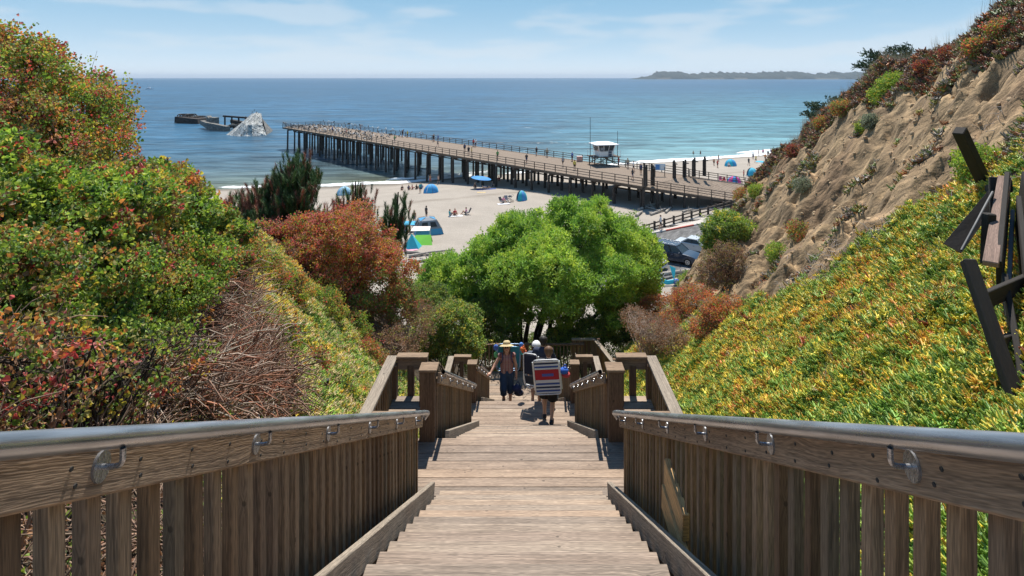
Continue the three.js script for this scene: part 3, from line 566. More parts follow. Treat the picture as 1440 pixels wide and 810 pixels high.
  mesh(st, 'hull', poly(hp, [[0, 1, 2, 3], [1, 5, 6, 2], [5, 4, 7, 6], [4, 0, 3, 7], [3, 2, 6, 7]], .2), rust);
  for (let i = 0; i < 9; i++) { const u = 252 + i * 3.6; mesh(st, 'frame_rib', tubeGeo([E(u, 165, 2), E(u + .6, 160.8 + (i > 5 ? 3 : 0), 1), E(u + 2.5, 160.5 + (i > 5 ? 3 : 0), -1), E(u + 3.4, 164.5, -3)], .28, 8, 5), i % 3 ? rust : conc); }
  beam(st, 'frame_beam', E(252, 161.5, 0), E(273, 162, 0), .6, .5, conc);
}
// motor boat far out
{
  const p = onLevel(210, 125.5, 0), t = thing('motor_boat', 'tiny white motor boat far out on the open sea', 'boat', p); t.rotation.y = .2;
  const h = [V(-6, 0, 1.6), V(5, 0, 1.6), V(8, 1.8, 0), V(5, 0, -1.6), V(-6, 0, -1.6), V(-6, 1.6, 1.9), V(5, 1.8, 1.9), V(5, 1.8, -1.9), V(-6, 1.6, -1.9)];
  mesh(t, 'hull', poly(h, [[0, 1, 6, 5], [1, 2, 6], [3, 7, 2], [4, 8, 7, 3], [0, 5, 8, 4], [5, 6, 2, 7, 8]], .3), plain(.8, .8, .8, .4)); box(t, 'cabin', -.5, 2.7, 0, 4, 2, 2.6, plain(.75, .77, .8, .4), .2); mesh(t, 'wake', poly([V(-6, .1, 1.2), V(-6, .1, -1.2), V(-26, .1, -3), V(-26, .1, 3)], [[0, 1, 2, 3]], .3), plain(.85, .87, .88, .9));
}
console.log('pier');

// ---------------------------------------------------------------- plants
const leafMat = new THREE.MeshPhysicalMaterial({ color: 0xffffff, roughness: 1, transmission: 0.45, thickness: 0, side: THREE.DoubleSide });
const succMat = new THREE.MeshPhysicalMaterial({ color: 0xffffff, roughness: 0.45 });
const needleMat = new THREE.MeshStandardMaterial({ color: 0xffffff, roughness: 0.8, side: THREE.DoubleSide });
const barkMat = new THREE.MeshStandardMaterial({ color: new THREE.Color().setRGB(.13, .10, .075), map: rep(grainNoise, 2, 4), roughness: .95 });
const twigMat = new THREE.MeshStandardMaterial({ color: 0xffffff, roughness: .95 });
const C3 = (r, g, b) => [r, g, b];
const LEAF = { fresh: C3(.34, .46, .05), green: C3(.19, .32, .035), deep: C3(.085, .16, .03), yellow: C3(.62, .50, .06), orange: C3(.66, .27, .06), red: C3(.60, .09, .075), brown: C3(.30, .16, .085), olive: C3(.32, .29, .07), pink: C3(.68, .24, .20) };
function leafGeo(l, w, fold = .25, curl = .15) {
  const p = [[0, 0, 0], [-w * .46, l * .3, fold * w * .8], [0, l * .5, 0], [w * .46, l * .3, fold * w * .8], [0, l, -curl * l], [-w * .42, l * .66, fold * w * .7], [w * .42, l * .66, fold * w * .7]], f = [[0, 2, 1], [0, 3, 2], [1, 2, 5], [2, 3, 6], [5, 2, 4], [2, 6, 4]];
  const g = new THREE.BufferGeometry(); g.setAttribute('position', new THREE.Float32BufferAttribute(f.flat().flatMap((k) => p[k]), 3)); g.computeVertexNormals(); return g;
}
const eu = new THREE.Euler(), qq = new THREE.Quaternion(), mm = new THREE.Matrix4();
function clumpGeo(seed, n, l, w, spread, up = .4) {       // several leaves on short stalks about a point
  const r = rng(seed), list = [];
  for (let i = 0; i < n; i++) {
    const g = leafGeo(l * (.75 + .5 * r()), w * (.8 + .4 * r()), .15 + .3 * r(), .3 * r());
    g.rotateY(r() * 6.28); g.rotateX(.5 + r() * 1.1); g.rotateY(r() * 6.28 + i * 2.4); g.translate((r() - .5) * spread, (r() - .5) * spread * up, (r() - .5) * spread); list.push(g);
  }
  return mergeGeometries(list);
}
function instanced(parent, name, geo, mat, items) {       // items: {p, q, s, c}
  const m = new THREE.InstancedMesh(geo, mat, items.length), c = new THREE.Color(), sc = V(1, 1, 1);
  items.forEach((it, i) => { mm.compose(it.p, it.q, Array.isArray(it.s) ? sc.set(...it.s) : sc.setScalar(it.s)); m.setMatrixAt(i, mm); m.setColorAt(i, c.setRGB(...it.c)); });
  m.name = parent === scene ? numbered(name) : name; m.castShadow = m.receiveShadow = true; parent.add(m); return m;
}
const rq = (r, tilt = 1) => new THREE.Quaternion().setFromEuler(new THREE.Euler((r() - .5) * 2 * tilt, r() * 6.28, (r() - .5) * 2 * tilt, 'YXZ'));
const jit = (c, r, a = .25) => { const t = 1 + (r() - .5) * 2 * a; return [c[0] * t * (1 + (r() - .5) * .2), c[1] * t, c[2] * t]; };
const mixc = (a, b, t) => [lerp(a[0], b[0], t), lerp(a[1], b[1], t), lerp(a[2], b[2], t)];
const pickw = (r, list) => { let s = 0; for (const [w] of list) s += w; let v = r() * s; for (const [w, c] of list) { v -= w; if (v <= 0) return c; } return list[0][1]; };
// a leafy crown spread through a set of lumps; blobs: [centre, rx, ry, rz]
// breaks each lump into smaller clumps on its upper shell, so that clumps shade one another
function lumps(blobs, k, f, seed) { const r = rng(seed), out = []; for (const [c, rx, ry, rz] of blobs) for (let i = 0; i < k; i++) { const z = 1 - 1.75 * (i + r()) / k, a = i * 2.39996 + r() * .7, s = Math.sqrt(Math.max(0, 1 - z * z)), g = f * (.45 + 1.1 * r()), d = .62 + .38 * r(); out.push([V(c.x + s * Math.cos(a) * rx * d, c.y + z * ry * d, c.z + s * Math.sin(a) * rz * d), rx * g, ry * g * .85, rz * g]); } return out; }
function crownItems(blobs, n, seed, color, o = {}) {
  if (o.clump) blobs = lumps(blobs, o.clump, o.clumpR ?? .36, seed + 9);
  const r = rng(seed), items = [], vol = blobs.map((b) => b[1] * b[2] + b[2] * b[3] + b[1] * b[3]), tot = vol.reduce((a, b) => a + b, 0), shell = o.shell ?? .55;
  while (items.length < n) {
    let v = r() * tot, k = 0; while ((v -= vol[k]) > 0 && k < blobs.length - 1) k++;
    const [c, rx, ry, rz] = blobs[k], z = r() * 2 - 1, a = r() * 6.2832, s = Math.sqrt(1 - z * z), d = V(s * Math.cos(a), z, s * Math.sin(a));
    if (o.noUnder && d.y < -.55 && r() < .7) continue;
    let t = lerp(shell, 1, Math.pow(r(), .6)) * (1 + (o.lump ?? .3) * fbm(d.x * 1.7 + k * 3, d.y * 1.7, d.z * 1.7, 3) * 2);
    if (r() < (o.stray ?? .05)) t *= 1.05 + r() * .22;
    const p = V(c.x + d.x * rx * t, c.y + d.y * ry * t, c.z + d.z * rz * t);
    let inside = false; for (let j = 0; j < blobs.length; j++) if (j !== k) { const [e, ex, ey, ez] = blobs[j], q = ((p.x - e.x) / ex) ** 2 + ((p.y - e.y) / ey) ** 2 + ((p.z - e.z) / ez) ** 2; if (q < .36) { inside = true; break; } }
    if (inside) continue;
    const gap = fbm(p.x * (o.gapf ?? 1.6), p.y * (o.gapf ?? 1.6), p.z * (o.gapf ?? 1.6), 3); if (gap < (o.gap ?? -.16) && r() < .85) continue;
    if (o.ground && p.y < land(p.x, -p.z) + .02) continue;
    const q = rq(r, .9);
    items.push({ p, q, s: (o.size ?? 1) * (.55 + .6 * r()), c: color(p, r, d) });
  }
  return items;
}
function stemsGeo(base, blobs, seed, n, r0, bend = .25) {
  const r = rng(seed), list = [];
  for (let i = 0; i < n; i++) {
    const b = blobs[i % blobs.length], e = V(b[0].x + (r() - .5) * b[1] * 1.3, b[0].y + (r() - .2) * b[2] * .9, b[0].z + (r() - .5) * b[3] * 1.3), s = V(base.x + (r() - .5) * .4, base.y - .1, base.z + (r() - .5) * .4);
    const m1 = s.clone().lerp(e, .35).add(V((r() - .5) * bend, bend * .8, (r() - .5) * bend)), m2 = s.clone().lerp(e, .7).add(V((r() - .5) * bend, bend * .6 * r(), (r() - .5) * bend));
    list.push(stick(s, m1, r0, r0 * .75), stick(m1, m2, r0 * .75, r0 * .5), stick(m2, e, r0 * .5, r0 * .15));
    for (let k = 0; k < 3; k++) { const f = m2.clone().lerp(e, r()), g = f.clone().add(V((r() - .5) * b[1], (r() - .2) * b[2] * .7, (r() - .5) * b[3])); list.push(stick(f, g, r0 * .3, r0 * .08, 4)); }
  }
  return merge(list);
}
function shrub(name, label, category, blobs, n, seed, geo, color, o = {}) {
  let c = V(0, 0, 0); for (const b of blobs) c.add(b[0]); c.multiplyScalar(1 / blobs.length);
  const base = o.base || onLand(c.x, -c.z), t = thing(name, label, category, base, o.group);
  const loc = blobs.map(([p, ...s]) => [p.clone().sub(base), ...s]);
  const items = crownItems(blobs, n, seed, color, o); for (const it of items) it.p.sub(base);
  instanced(t, 'crown', geo, o.mat || leafMat, items).userData.kind = 'stuff';
  mesh(t, 'stems', stemsGeo(V(0, 0, 0), loc, seed + 1, o.stems ?? 14, o.stemR ?? .018, o.bend ?? .3), o.bark || barkMat);
  return t;
}
const blob = (u, v, D, rx, ry = rx, rz = rx) => [px(u, v, D), rx, ry, rz];
const ivy = clumpGeo(11, 5, .058, .046, .19, .8), ivySmall = clumpGeo(12, 5, .048, .036, .16, .8), treeLeaf = clumpGeo(13, 9, .15, .065, .30, .7), bushLeaf = clumpGeo(14, 6, .085, .045, .16);

// leaf colours of the creeping shrubs on the bank: patches of green, red and yellow
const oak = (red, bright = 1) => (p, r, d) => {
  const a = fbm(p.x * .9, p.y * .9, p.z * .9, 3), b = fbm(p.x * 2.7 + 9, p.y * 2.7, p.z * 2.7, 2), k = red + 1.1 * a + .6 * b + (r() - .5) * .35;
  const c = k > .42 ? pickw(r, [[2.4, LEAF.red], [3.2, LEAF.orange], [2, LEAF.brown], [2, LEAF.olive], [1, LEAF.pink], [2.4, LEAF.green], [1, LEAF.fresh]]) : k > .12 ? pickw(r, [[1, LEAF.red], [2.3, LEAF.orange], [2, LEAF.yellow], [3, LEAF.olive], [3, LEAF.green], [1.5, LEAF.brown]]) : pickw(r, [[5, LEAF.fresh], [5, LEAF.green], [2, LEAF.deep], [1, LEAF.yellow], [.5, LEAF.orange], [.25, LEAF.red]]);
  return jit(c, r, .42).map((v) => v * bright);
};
shrub('oak_scrub', 'tall red and green leafy shrub against the sky at the top of the bank', 'shrub', [blob(45, 190, 7.6, 1.05, 1.0, 1.1), blob(5, 105, 7.4, .62, .55, .7), blob(98, 165, 7.9, .5, .6, .7), blob(30, 240, 7, 1.0, .8, 1), blob(-60, 150, 7, 1.1, 1.1, 1)], 17000, 101, ivySmall, oak(.38), { stems: 40, stray: .09, gap: -.05, lump: .35, clump: 18 });
shrub('oak_scrub', 'broad mostly green leafy shrub on the bank above the handrail', 'shrub', [blob(130, 325, 6.4, .95, .8, 1.0), blob(185, 302, 7.0, .6, .62, .7), blob(80, 330, 5.8, .9, .7, .8), blob(240, 278, 7.6, .32, .38, .4), blob(-20, 330, 5.6, .8, .8, .8)], 18000, 102, ivy, oak(.02), { stems: 40, gap: -.05, lump: .35, clump: 18 });
shrub('oak_scrub', 'low sprawling shrub with green and rusty leaves drooping over the bank beside the handrail', 'shrub', [blob(60, 425, 4.9, .75, .6, .7), blob(165, 430, 5.4, .62, .5, .6), blob(225, 385, 6.4, .6, .45, .6), blob(-30, 450, 4.3, .7, .65, .6), blob(110, 480, 4.9, .4, .3, .4), blob(272, 365, 7.4, .45, .35, .5)], 16000, 103, ivySmall, oak(.10, .9), { stems: 30, gap: -.03, stray: .12, lump: .4, clump: 16 });
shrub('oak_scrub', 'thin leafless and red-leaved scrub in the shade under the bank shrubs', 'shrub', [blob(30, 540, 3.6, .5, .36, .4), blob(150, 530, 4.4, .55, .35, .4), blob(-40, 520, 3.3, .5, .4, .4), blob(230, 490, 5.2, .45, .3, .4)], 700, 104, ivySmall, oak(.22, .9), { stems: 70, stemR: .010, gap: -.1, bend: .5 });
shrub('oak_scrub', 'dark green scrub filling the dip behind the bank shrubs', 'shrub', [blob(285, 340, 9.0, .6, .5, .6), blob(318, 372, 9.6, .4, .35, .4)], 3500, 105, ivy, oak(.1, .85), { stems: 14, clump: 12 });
// green shoots that show through the handrail balusters
for (const [i, [x, D, n]] of [[-1.75, 1.75, 500], [-1.95, 2.5, 500], [-1.8, 3.4, 500]].entries()) shrub('leafy_shoot', ['bright green leafy shoots behind the first balusters of the handrail', 'green and rust leafy shoots low against the balusters', 'green leafy shoots tangled in the balusters below the scrub'][i], 'plant', [[onLand(x, D, .25), .25, .3, .4]], n, 120 + i, ivy, oak(.1), { stems: 8, stemR: .006 });

// round red shrub beside the second landing
shrub('red_shrub', 'round shrub of red and orange leaves beside the second landing', 'shrub', [blob(412, 368, 16.4, 1.35, 1.1, 1.2), blob(482, 352, 16.8, 1.45, 1.2, 1.3), blob(450, 415, 16, 1.7, 1.1, 1.3), blob(535, 405, 16.4, 1.0, 1.25, 1), blob(385, 345, 17, .7, .5, .7)], 24000, 140, ivySmall, (p, r, d) => { const k = p.y - 16.6 + fbm(p.x, p.y, p.z, 3) * 1.6, c = k > -.1 ? pickw(r, [[3.6, LEAF.orange], [2.4, LEAF.red], [3.4, LEAF.pink], [1.4, LEAF.brown], [1.4, LEAF.yellow], [1.8, LEAF.olive], [1.6, LEAF.green]]) : pickw(r, [[1.6, LEAF.orange], [1.2, LEAF.red], [1.6, LEAF.brown], [2.4, LEAF.olive], [4, LEAF.green]]); return jit(c, r, .3).map((v) => v * .95); }, { stems: 34, size: 1.3, gap: -.12, lump: .35, stray: .1, noUnder: true, clump: 16 });
// dry stalks and shadowed scrub at its foot
shrub('dry_scrub', 'brown leafless scrub at the foot of the round red shrub', 'shrub', [blob(565, 455, 16.2, 1.0, .9, .8), blob(550, 490, 15, .7, .5, .6)], 2600, 141, ivySmall, (p, r) => jit(pickw(r, [[4, LEAF.brown], [1, LEAF.olive], [1, C3(.3, .2, .14)]]), r), { stems: 60, stemR: .014, bend: .5, bark: plain(.30, .22, .17, .95) });

// low scrub that breaks the edge of the bank between the shrubs and the red shrub
[[338, 352, .42, 900, 'rusty scrub at the lip of the bank behind the dead sticks'], [372, 374, .36, 700, 'small green and red scrub on the lip of the bank'], [408, 398, .34, 600, 'straw and green scrub tuft on the lip of the bank'], [452, 424, .42, 800, 'olive scrub tuft on the bank before the round red shrub'], [492, 452, .38, 700, 'red-tinged scrub tuft on the bank before the brown scrub'], [516, 492, .32, 500, 'small rust scrub above the first alcove'], [440, 500, .2, 260, 'low sprig of red leaves in the bank ice plant'], [395, 470, .22, 300, 'low sprig of olive leaves beside the dead sticks'], [480, 545, .18, 220, 'low green sprig in the bank ice plant by the alcove']].forEach(([u, v, s, n, label], i) => { const h = hit(u, v + 6); shrub('bank_scrub', label, 'shrub', [[h.clone().add(V(0, s * .35, 0)), s, s * .7, s], [h.clone().add(V(s * .9, -s * .2, s * .5)), s * .7, s * .5, s * .7]], n, 700 + i, ivySmall, oak([.4, .3, .15, .1, .35, .4, .5, .2, 0][i], .95), { base: h, stems: 10, stemR: .007, stray: .15 }); });
// young pines on the edge of the bluff
const tuft = (() => { const r = rng(8), pos = []; for (let i = 0; i < 110; i++) { const h = Math.pow(r(), .8) * .36, a = r() * 6.283, up = .75 + .5 * r(), l = .075 + .06 * r(), b = V(Math.cos(a) * .008, h, Math.sin(a) * .008), t = b.clone().add(V(Math.cos(a) * l * .6, l * up * .9, Math.sin(a) * l * .6)), s = V(-Math.sin(a), 0, Math.cos(a)).multiplyScalar(.0055); pos.push(...b.clone().add(s).toArray(), ...b.clone().sub(s).toArray(), ...t.toArray()); } const g = new THREE.BufferGeometry(); g.setAttribute('position', new THREE.Float32BufferAttribute(pos, 3)); g.computeVertexNormals(); return g; })();
function pine(label, u, D, tips, seed, dead, size = 1) {   // tips: pixels of candle tips with spread
  const r = rng(seed), base = onLand((u - VX) / F * D, D, -.2), t = thing('young_pine', label, 'tree', base, null), items = [], limbs = [];
  const top = px(tips[0][0], tips[0][1], D).sub(base);
  limbs.push(stick(V(0, 0, 0), V(top.x * .5, top.y * .5, top.z * .5), .13, .09, 7), stick(V(top.x * .5, top.y * .5, top.z * .5), top, .09, .02, 7));
  for (const [tu, tv, dz, n, k] of tips) {
    const e = px(tu, tv + 20, D + dz).sub(base), s = V(top.x, top.y, top.z).multiplyScalar(clamp(.25 + .5 * (e.y / top.y) - .1, .1, .85)), mid = s.clone().lerp(e, .55).add(V(0, -.12, 0));
    limbs.push(stick(s, mid, .04, .028), stick(mid, e, .028, .012));
    for (let i = 0; i < n * 1.7; i++) {
      const f = Math.pow(r(), .6), p = f > .4 ? mid.clone().lerp(e, (f - .4) / .6) : s.clone().lerp(mid, .4 + f * 1.5); p.add(V((r() - .5) * .8, (r() - .7) * .6, (r() - .5) * .9)); if (i === 0) p.copy(e).add(V(0, -.3, 0));
      const isDead = r() < dead * (k ?? 1), c = isDead ? jit(C3(.30, .13, .085), r, .3) : jit(mixc(C3(.045, .105, .035), C3(.10, .19, .05), r() * r()), r, .25);
      items.push({ p, q: new THREE.Quaternion().setFromEuler(new THREE.Euler((r() - .5) * .9, r() * 6.28, (r() - .5) * .9)), s: size * (.75 + .5 * r()) * (i === 0 ? 1.25 : 1), c });
    }
  }
  instanced(t, 'needles', tuft, needleMat, items).userData.kind = 'stuff'; mesh(t, 'trunk', merge(limbs), barkMat); return t;
}
pine('dark green young pine with rust-tipped upright shoots at the bluff edge', 395, 18, [[418, 217, 0, 46], [428, 222, .4, 40], [408, 228, -.5, 40], [396, 232, .3, 40], [436, 240, .2, 40], [380, 250, .2, 36, 1.6], [360, 262, -.3, 36, 2], [345, 270, .3, 34, 2.2], [425, 262, -.6, 50], [405, 275, -.7, 60], [382, 285, -.8, 60], [425, 295, -.5, 60], [355, 295, -.7, 50], [335, 290, 0, 34, 2], [400, 310, -.8, 60], [370, 320, -.8, 50], [430, 315, -.4, 50], [325, 268, .8, 14, 1.5], [315, 272, .6, 12, 2]], 201, .28, 1.15);
pine('small rusty young pine behind the round red shrub', 500, 19, [[500, 255, 0, 30], [488, 270, .2, 26, 2], [470, 275, .4, 26, 2.4], [455, 285, .2, 26, 2], [512, 272, .1, 22], [480, 300, -.2, 40, 1.4], [505, 300, -.3, 36], [460, 300, 0, 30, 1.5]], 202, .4, 1.1);
pine('little green pine sprig rising beside the round red shrub', 545, 18.6, [[560, 270, 0, 26], [552, 282, 0, 20], [540, 290, .1, 20], [566, 288, 0, 16], [548, 305, 0, 26]], 203, .12, 1.05);

// broad green tree at the foot of the stairs
{
  const D = 25, bl = [[815, 330, 0, 1.75], [748, 338, .3, 1.6], [868, 345, .4, 1.5], [700, 372, -.4, 1.5], [650, 392, -.2, 1.4], [775, 385, -1.6, 2.0], [846, 398, -1.5, 1.75], [900, 378, 0, .95], [705, 412, -1.0, 1.15], [612, 400, .3, .95], [800, 300, .2, .8], [722, 325, 0, .8], [880, 420, -.4, .8], [905, 400, .6, .7], [655, 428, -.6, .9], [715, 432, -1.0, 1.05], [785, 428, -1.4, 1.0], [868, 432, -.5, .9], [840, 300, .4, .7], [690, 350, .5, .7], [625, 375, .6, .6]].map(([u, v, dz, s]) => [px(u, v, D + dz), s, s * .82, s * 1.15]);
  const base = onLand(.2, 25.2, -.2), t = thing('leafy_tree', 'broad bright green leafy tree at the foot of the stairs', 'tree', base);
  const items = crownItems(bl, 30000, 301, (p, r, d) => { const a = fbm(p.x * .8, p.y * .8, p.z * .8, 3); return jit(pickw(r, a > .05 ? [[5, C3(.40, .56, .06)], [3, C3(.28, .46, .05)], [3, C3(.52, .64, .08)]] : [[4, C3(.34, .52, .055)], [4, C3(.22, .40, .045)], [1, C3(.14, .27, .035)]]), r, .22); }, { lump: .4, gap: -.08, gapf: 1.2, stray: .2, shell: .45, size: .9, clump: 17, clumpR: .34 });
  for (const it of items) it.p.sub(base); instanced(t, 'crown', treeLeaf, leafMat, items).userData.kind = 'stuff';
  const limb = [], r = rng(302), fork = V(-.1, 1.0, .1);
  limb.push(stick(V(0, -.4, 0), fork, .26, .2, 9));
  for (let i = 0; i < 12; i++) { const e = bl[i][0].clone().sub(base), a = fork.clone().lerp(e, .32).add(V((r() - .5) * .4, .35, (r() - .5) * .4)), b = fork.clone().lerp(e, .68).add(V((r() - .5) * .5, .3, (r() - .5) * .5)); limb.push(stick(fork.clone().add(V((r() - .5) * .2, -.1, (r() - .5) * .2)), a, .15, .11, 7), stick(a, b, .11, .07, 6), stick(b, e, .07, .02, 5)); for (let k = 0; k < 4; k++) { const f = b.clone().lerp(e, r()); limb.push(stick(f, f.clone().add(V((r() - .5) * 2, (r() - .2) * 1.2, (r() - .5) * 2)), .03, .008, 4)); } }
  mesh(t, 'trunk', merge(limb), barkMat);
}
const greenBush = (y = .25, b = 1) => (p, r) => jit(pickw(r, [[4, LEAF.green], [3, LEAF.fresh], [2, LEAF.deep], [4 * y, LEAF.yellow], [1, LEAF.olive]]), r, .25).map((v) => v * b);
shrub('green_bush', 'yellow-green bush behind the alcove of the second landing', 'shrub', [blob(640, 455, 19.5, .85, .8, .9), blob(605, 470, 19.5, .7, .7, .8), blob(660, 480, 19, .55, .6, .7)], 5000, 310, bushLeaf, greenBush(.5), { stems: 12 });
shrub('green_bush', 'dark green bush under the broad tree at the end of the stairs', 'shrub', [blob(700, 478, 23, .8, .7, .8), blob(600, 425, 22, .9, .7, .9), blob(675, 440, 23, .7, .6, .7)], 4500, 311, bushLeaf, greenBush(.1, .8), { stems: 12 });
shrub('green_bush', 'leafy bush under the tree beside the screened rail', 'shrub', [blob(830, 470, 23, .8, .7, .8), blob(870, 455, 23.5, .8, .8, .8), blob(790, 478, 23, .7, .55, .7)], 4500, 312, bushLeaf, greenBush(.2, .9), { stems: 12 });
shrub('green_bush', 'small green bush below the parked cars at the hill foot', 'shrub', [blob(975, 398, 33, .9, .7, .8), blob(1000, 392, 32, .6, .5, .6)], 2200, 313, bushLeaf, greenBush(.3), { stems: 8 });
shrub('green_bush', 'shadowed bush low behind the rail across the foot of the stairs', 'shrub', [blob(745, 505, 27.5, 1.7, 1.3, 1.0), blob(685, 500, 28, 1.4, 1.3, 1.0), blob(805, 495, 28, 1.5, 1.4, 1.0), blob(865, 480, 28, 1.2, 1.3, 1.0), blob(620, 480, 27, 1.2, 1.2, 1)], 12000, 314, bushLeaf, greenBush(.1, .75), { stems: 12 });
// dry red scrub on the other bank
shrub('red_scrub', 'rusty red and orange scrub on the bank below the bare bluff', 'shrub', [[hit(925, 445).add(V(0, .3, 0)), .8, .55, .7], [hit(980, 440).add(V(0, .3, 0)), .8, .5, .8], [hit(1022, 450).add(V(0, .2, 0)), .6, .4, .6], [hit(950, 468).add(V(0, .2, 0)), .7, .45, .6], [hit(905, 430).add(V(0, .3, 0)), .6, .45, .6], [hit(1000, 470).add(V(0, .1, 0)), .5, .3, .5]], 9500, 320, ivySmall, (p, r) => jit(pickw(r, [[4, LEAF.orange], [2, LEAF.red], [3, LEAF.brown], [2, C3(.42, .26, .12)], [1.4, LEAF.olive], [.6, LEAF.green]]), r, .3), { stems: 40, stemR: .012, bark: plain(.30, .23, .18, .95), size: 1.1 });
shrub('dry_scrub', 'tangle of brown leafless twigs beside the screened rail', 'shrub', [blob(915, 465, 16, .6, .5, .6), blob(945, 475, 15, .5, .4, .5), blob(890, 445, 18, .4, .4, .4)], 1200, 321, ivySmall, (p, r) => jit(pickw(r, [[4, LEAF.brown], [2, C3(.35, .24, .16)]]), r), { stems: 110, stemR: .010, bend: .6, bark: plain(.33, .25, .20, .95) });
// bush hanging on the nose of the bluff
{
  const h0 = hit(1020, 360);
  shrub('bluff_bush', 'green bush with yellow flowers clinging to the nose of the bluff', 'shrub', [[px(1022, 322, -h0.z), .72, .62, .7], [px(1045, 335, -h0.z), .55, .55, .6], [px(1008, 338, -h0.z), .5, .5, .5], [px(1035, 350, -h0.z), .6, .5, .6]], 4200, 330, bushLeaf, (p, r) => jit(pickw(r, [[5, LEAF.green], [3, LEAF.fresh], [1, C3(.16, .22, .10)], [.9, C3(.75, .6, .06)]]), r), { base: h0, stems: 14 });
  const h1 = hit(1030, 385); shrub('dry_scrub', 'dead brown brush hanging under the yellow-flowered bluff bush', 'shrub', [[px(1025, 372, -h1.z - .1), .65, .7, .5], [px(1000, 385, -h1.z), .4, .45, .4]], 1600, 331, ivySmall, (p, r) => jit(pickw(r, [[3, LEAF.brown], [2, C3(.22, .16, .11)], [1, LEAF.olive]]), r), { base: h1, stems: 40, stemR: .012 });
}
{ // bright bush near the crest, with grey and red neighbours
  const list = [[1262, 118, .42, 'round bright green bush on the crest of the bluff', 0, 2400], [1240, 130, .3, 'small green bush below the crest bush of the bluff', 0, 900], [1225, 165, .22, 'pale green sage tuft low on the bluff crest', 2, 450], [1215, 172, .2, 'small bright green plant on the bare bluff face', 0, 300], [1380, 232, .35, 'green bush beside the broken timber frame', 0, 900], [1300, 88, .2, 'rust red bush on the bluff skyline', 1, 500], [1335, 70, .2, 'dark red clump on the bluff skyline beneath dry grass', 1, 700], [1118, 205, .24, 'orange red clump hanging from the bluff edge', 1, 700], [1160, 168, .3, 'green and red clump on the edge above the sea', 3, 800], [1185, 148, .3, 'rust and green clump on the steep bluff edge', 3, 800], [1065, 262, .3, 'yellow-green tuft on the bluff edge above the ramp', 0, 600], [1045, 268, .4, 'olive scrub at the bluff edge beside the pier ramp', 3, 800], [1410, 38, .26, 'orange and green mat trailing over the top of the bluff', 3, 900], [1375, 62, .22, 'green and rust mat on the bluff skyline', 3, 1200], [1125, 320, .3, 'yellow-brown plant on a ledge of the bluff', 3, 500], [1130, 255, .25, 'dry grey-green tuft on the bluff face', 2, 400], [1095, 350, .3, 'small green plant at the foot of the bluff cliff', 0, 500]];
  const cols = [(p, r) => jit(pickw(r, [[4, LEAF.fresh], [4, LEAF.green], [1, LEAF.yellow]]), r), (p, r) => jit(pickw(r, [[3, LEAF.red], [2, LEAF.brown], [2, LEAF.orange]]), r).map((v) => v * .6), (p, r) => jit(C3(.24, .27, .17), r), (p, r) => jit(pickw(r, [[3, LEAF.olive], [2, LEAF.orange], [2, LEAF.green], [1.6, LEAF.brown], [1, LEAF.red]]), r)];
  list.forEach(([u, v, s, label, k, n], i) => { let h = hit(u, v + 10); if (-h.z > 40) h = hit(u + 12, v + 22); shrub('bluff_plant', label, 'plant', [[h.clone().add(V(0, s * .45, 0)), s * 1.15, s * .75, s * 1.1], [h.clone().add(V(s * .7, s * .3, -s * .5)), s * .8, s * .55, s * .8], [h.clone().add(V(-s * .6, 0, s * .4)), s * .7, s * .5, s * .7]], n, 400 + i, ivySmall, cols[k], { base: h, stems: 6, stemR: .008 }); });
}
// wind-bent cypress limbs that rise behind the bluff edge
function cypress(u, v, D, seed, label) {
  const r = rng(seed), e = px(u, v, D), base = e.clone().add(V(1.7, -2.2, -.5)), t = thing('cypress', label, 'tree', base), items = [];
  const arms = [[0, 0, 0], [.4, .4, -.3], [1.0, .3, .2], [.5, -.3, 0], [1.3, .6, -.2], [.2, -.55, .2]];
  const limb = [];
  for (const [dx, dy, dz] of arms) { const a = e.clone().add(V(dx, dy, dz)).sub(base), s = V(0, .3, 0), m = s.clone().lerp(a, .6).add(V(.25, .1, 0)); limb.push(stick(s, m, .08, .045), stick(m, a, .045, .012)); for (let i = 0; i < 150; i++) { const f = Math.pow(r(), .7), p = m.clone().lerp(a, f).add(V((r() - .5) * .7, (r() - .5) * .2, (r() - .5) * .7)); items.push({ p, q: rq(r, .5), s: .9 + .7 * r(), c: jit(C3(.045, .09, .045), r) }); } }
  instanced(t, 'crown', clumpGeo(seed, 7, .10, .03, .12, .3), needleMat, items).userData.kind = 'stuff'; mesh(t, 'trunk', merge(limb), barkMat);
}
cypress(1138, 158, 24, 21, 'dark cypress spray jutting out over the bluff edge above the sea'); cypress(1217, 90, 19.5, 22, 'dark cypress boughs behind the green crest bush on the skyline');

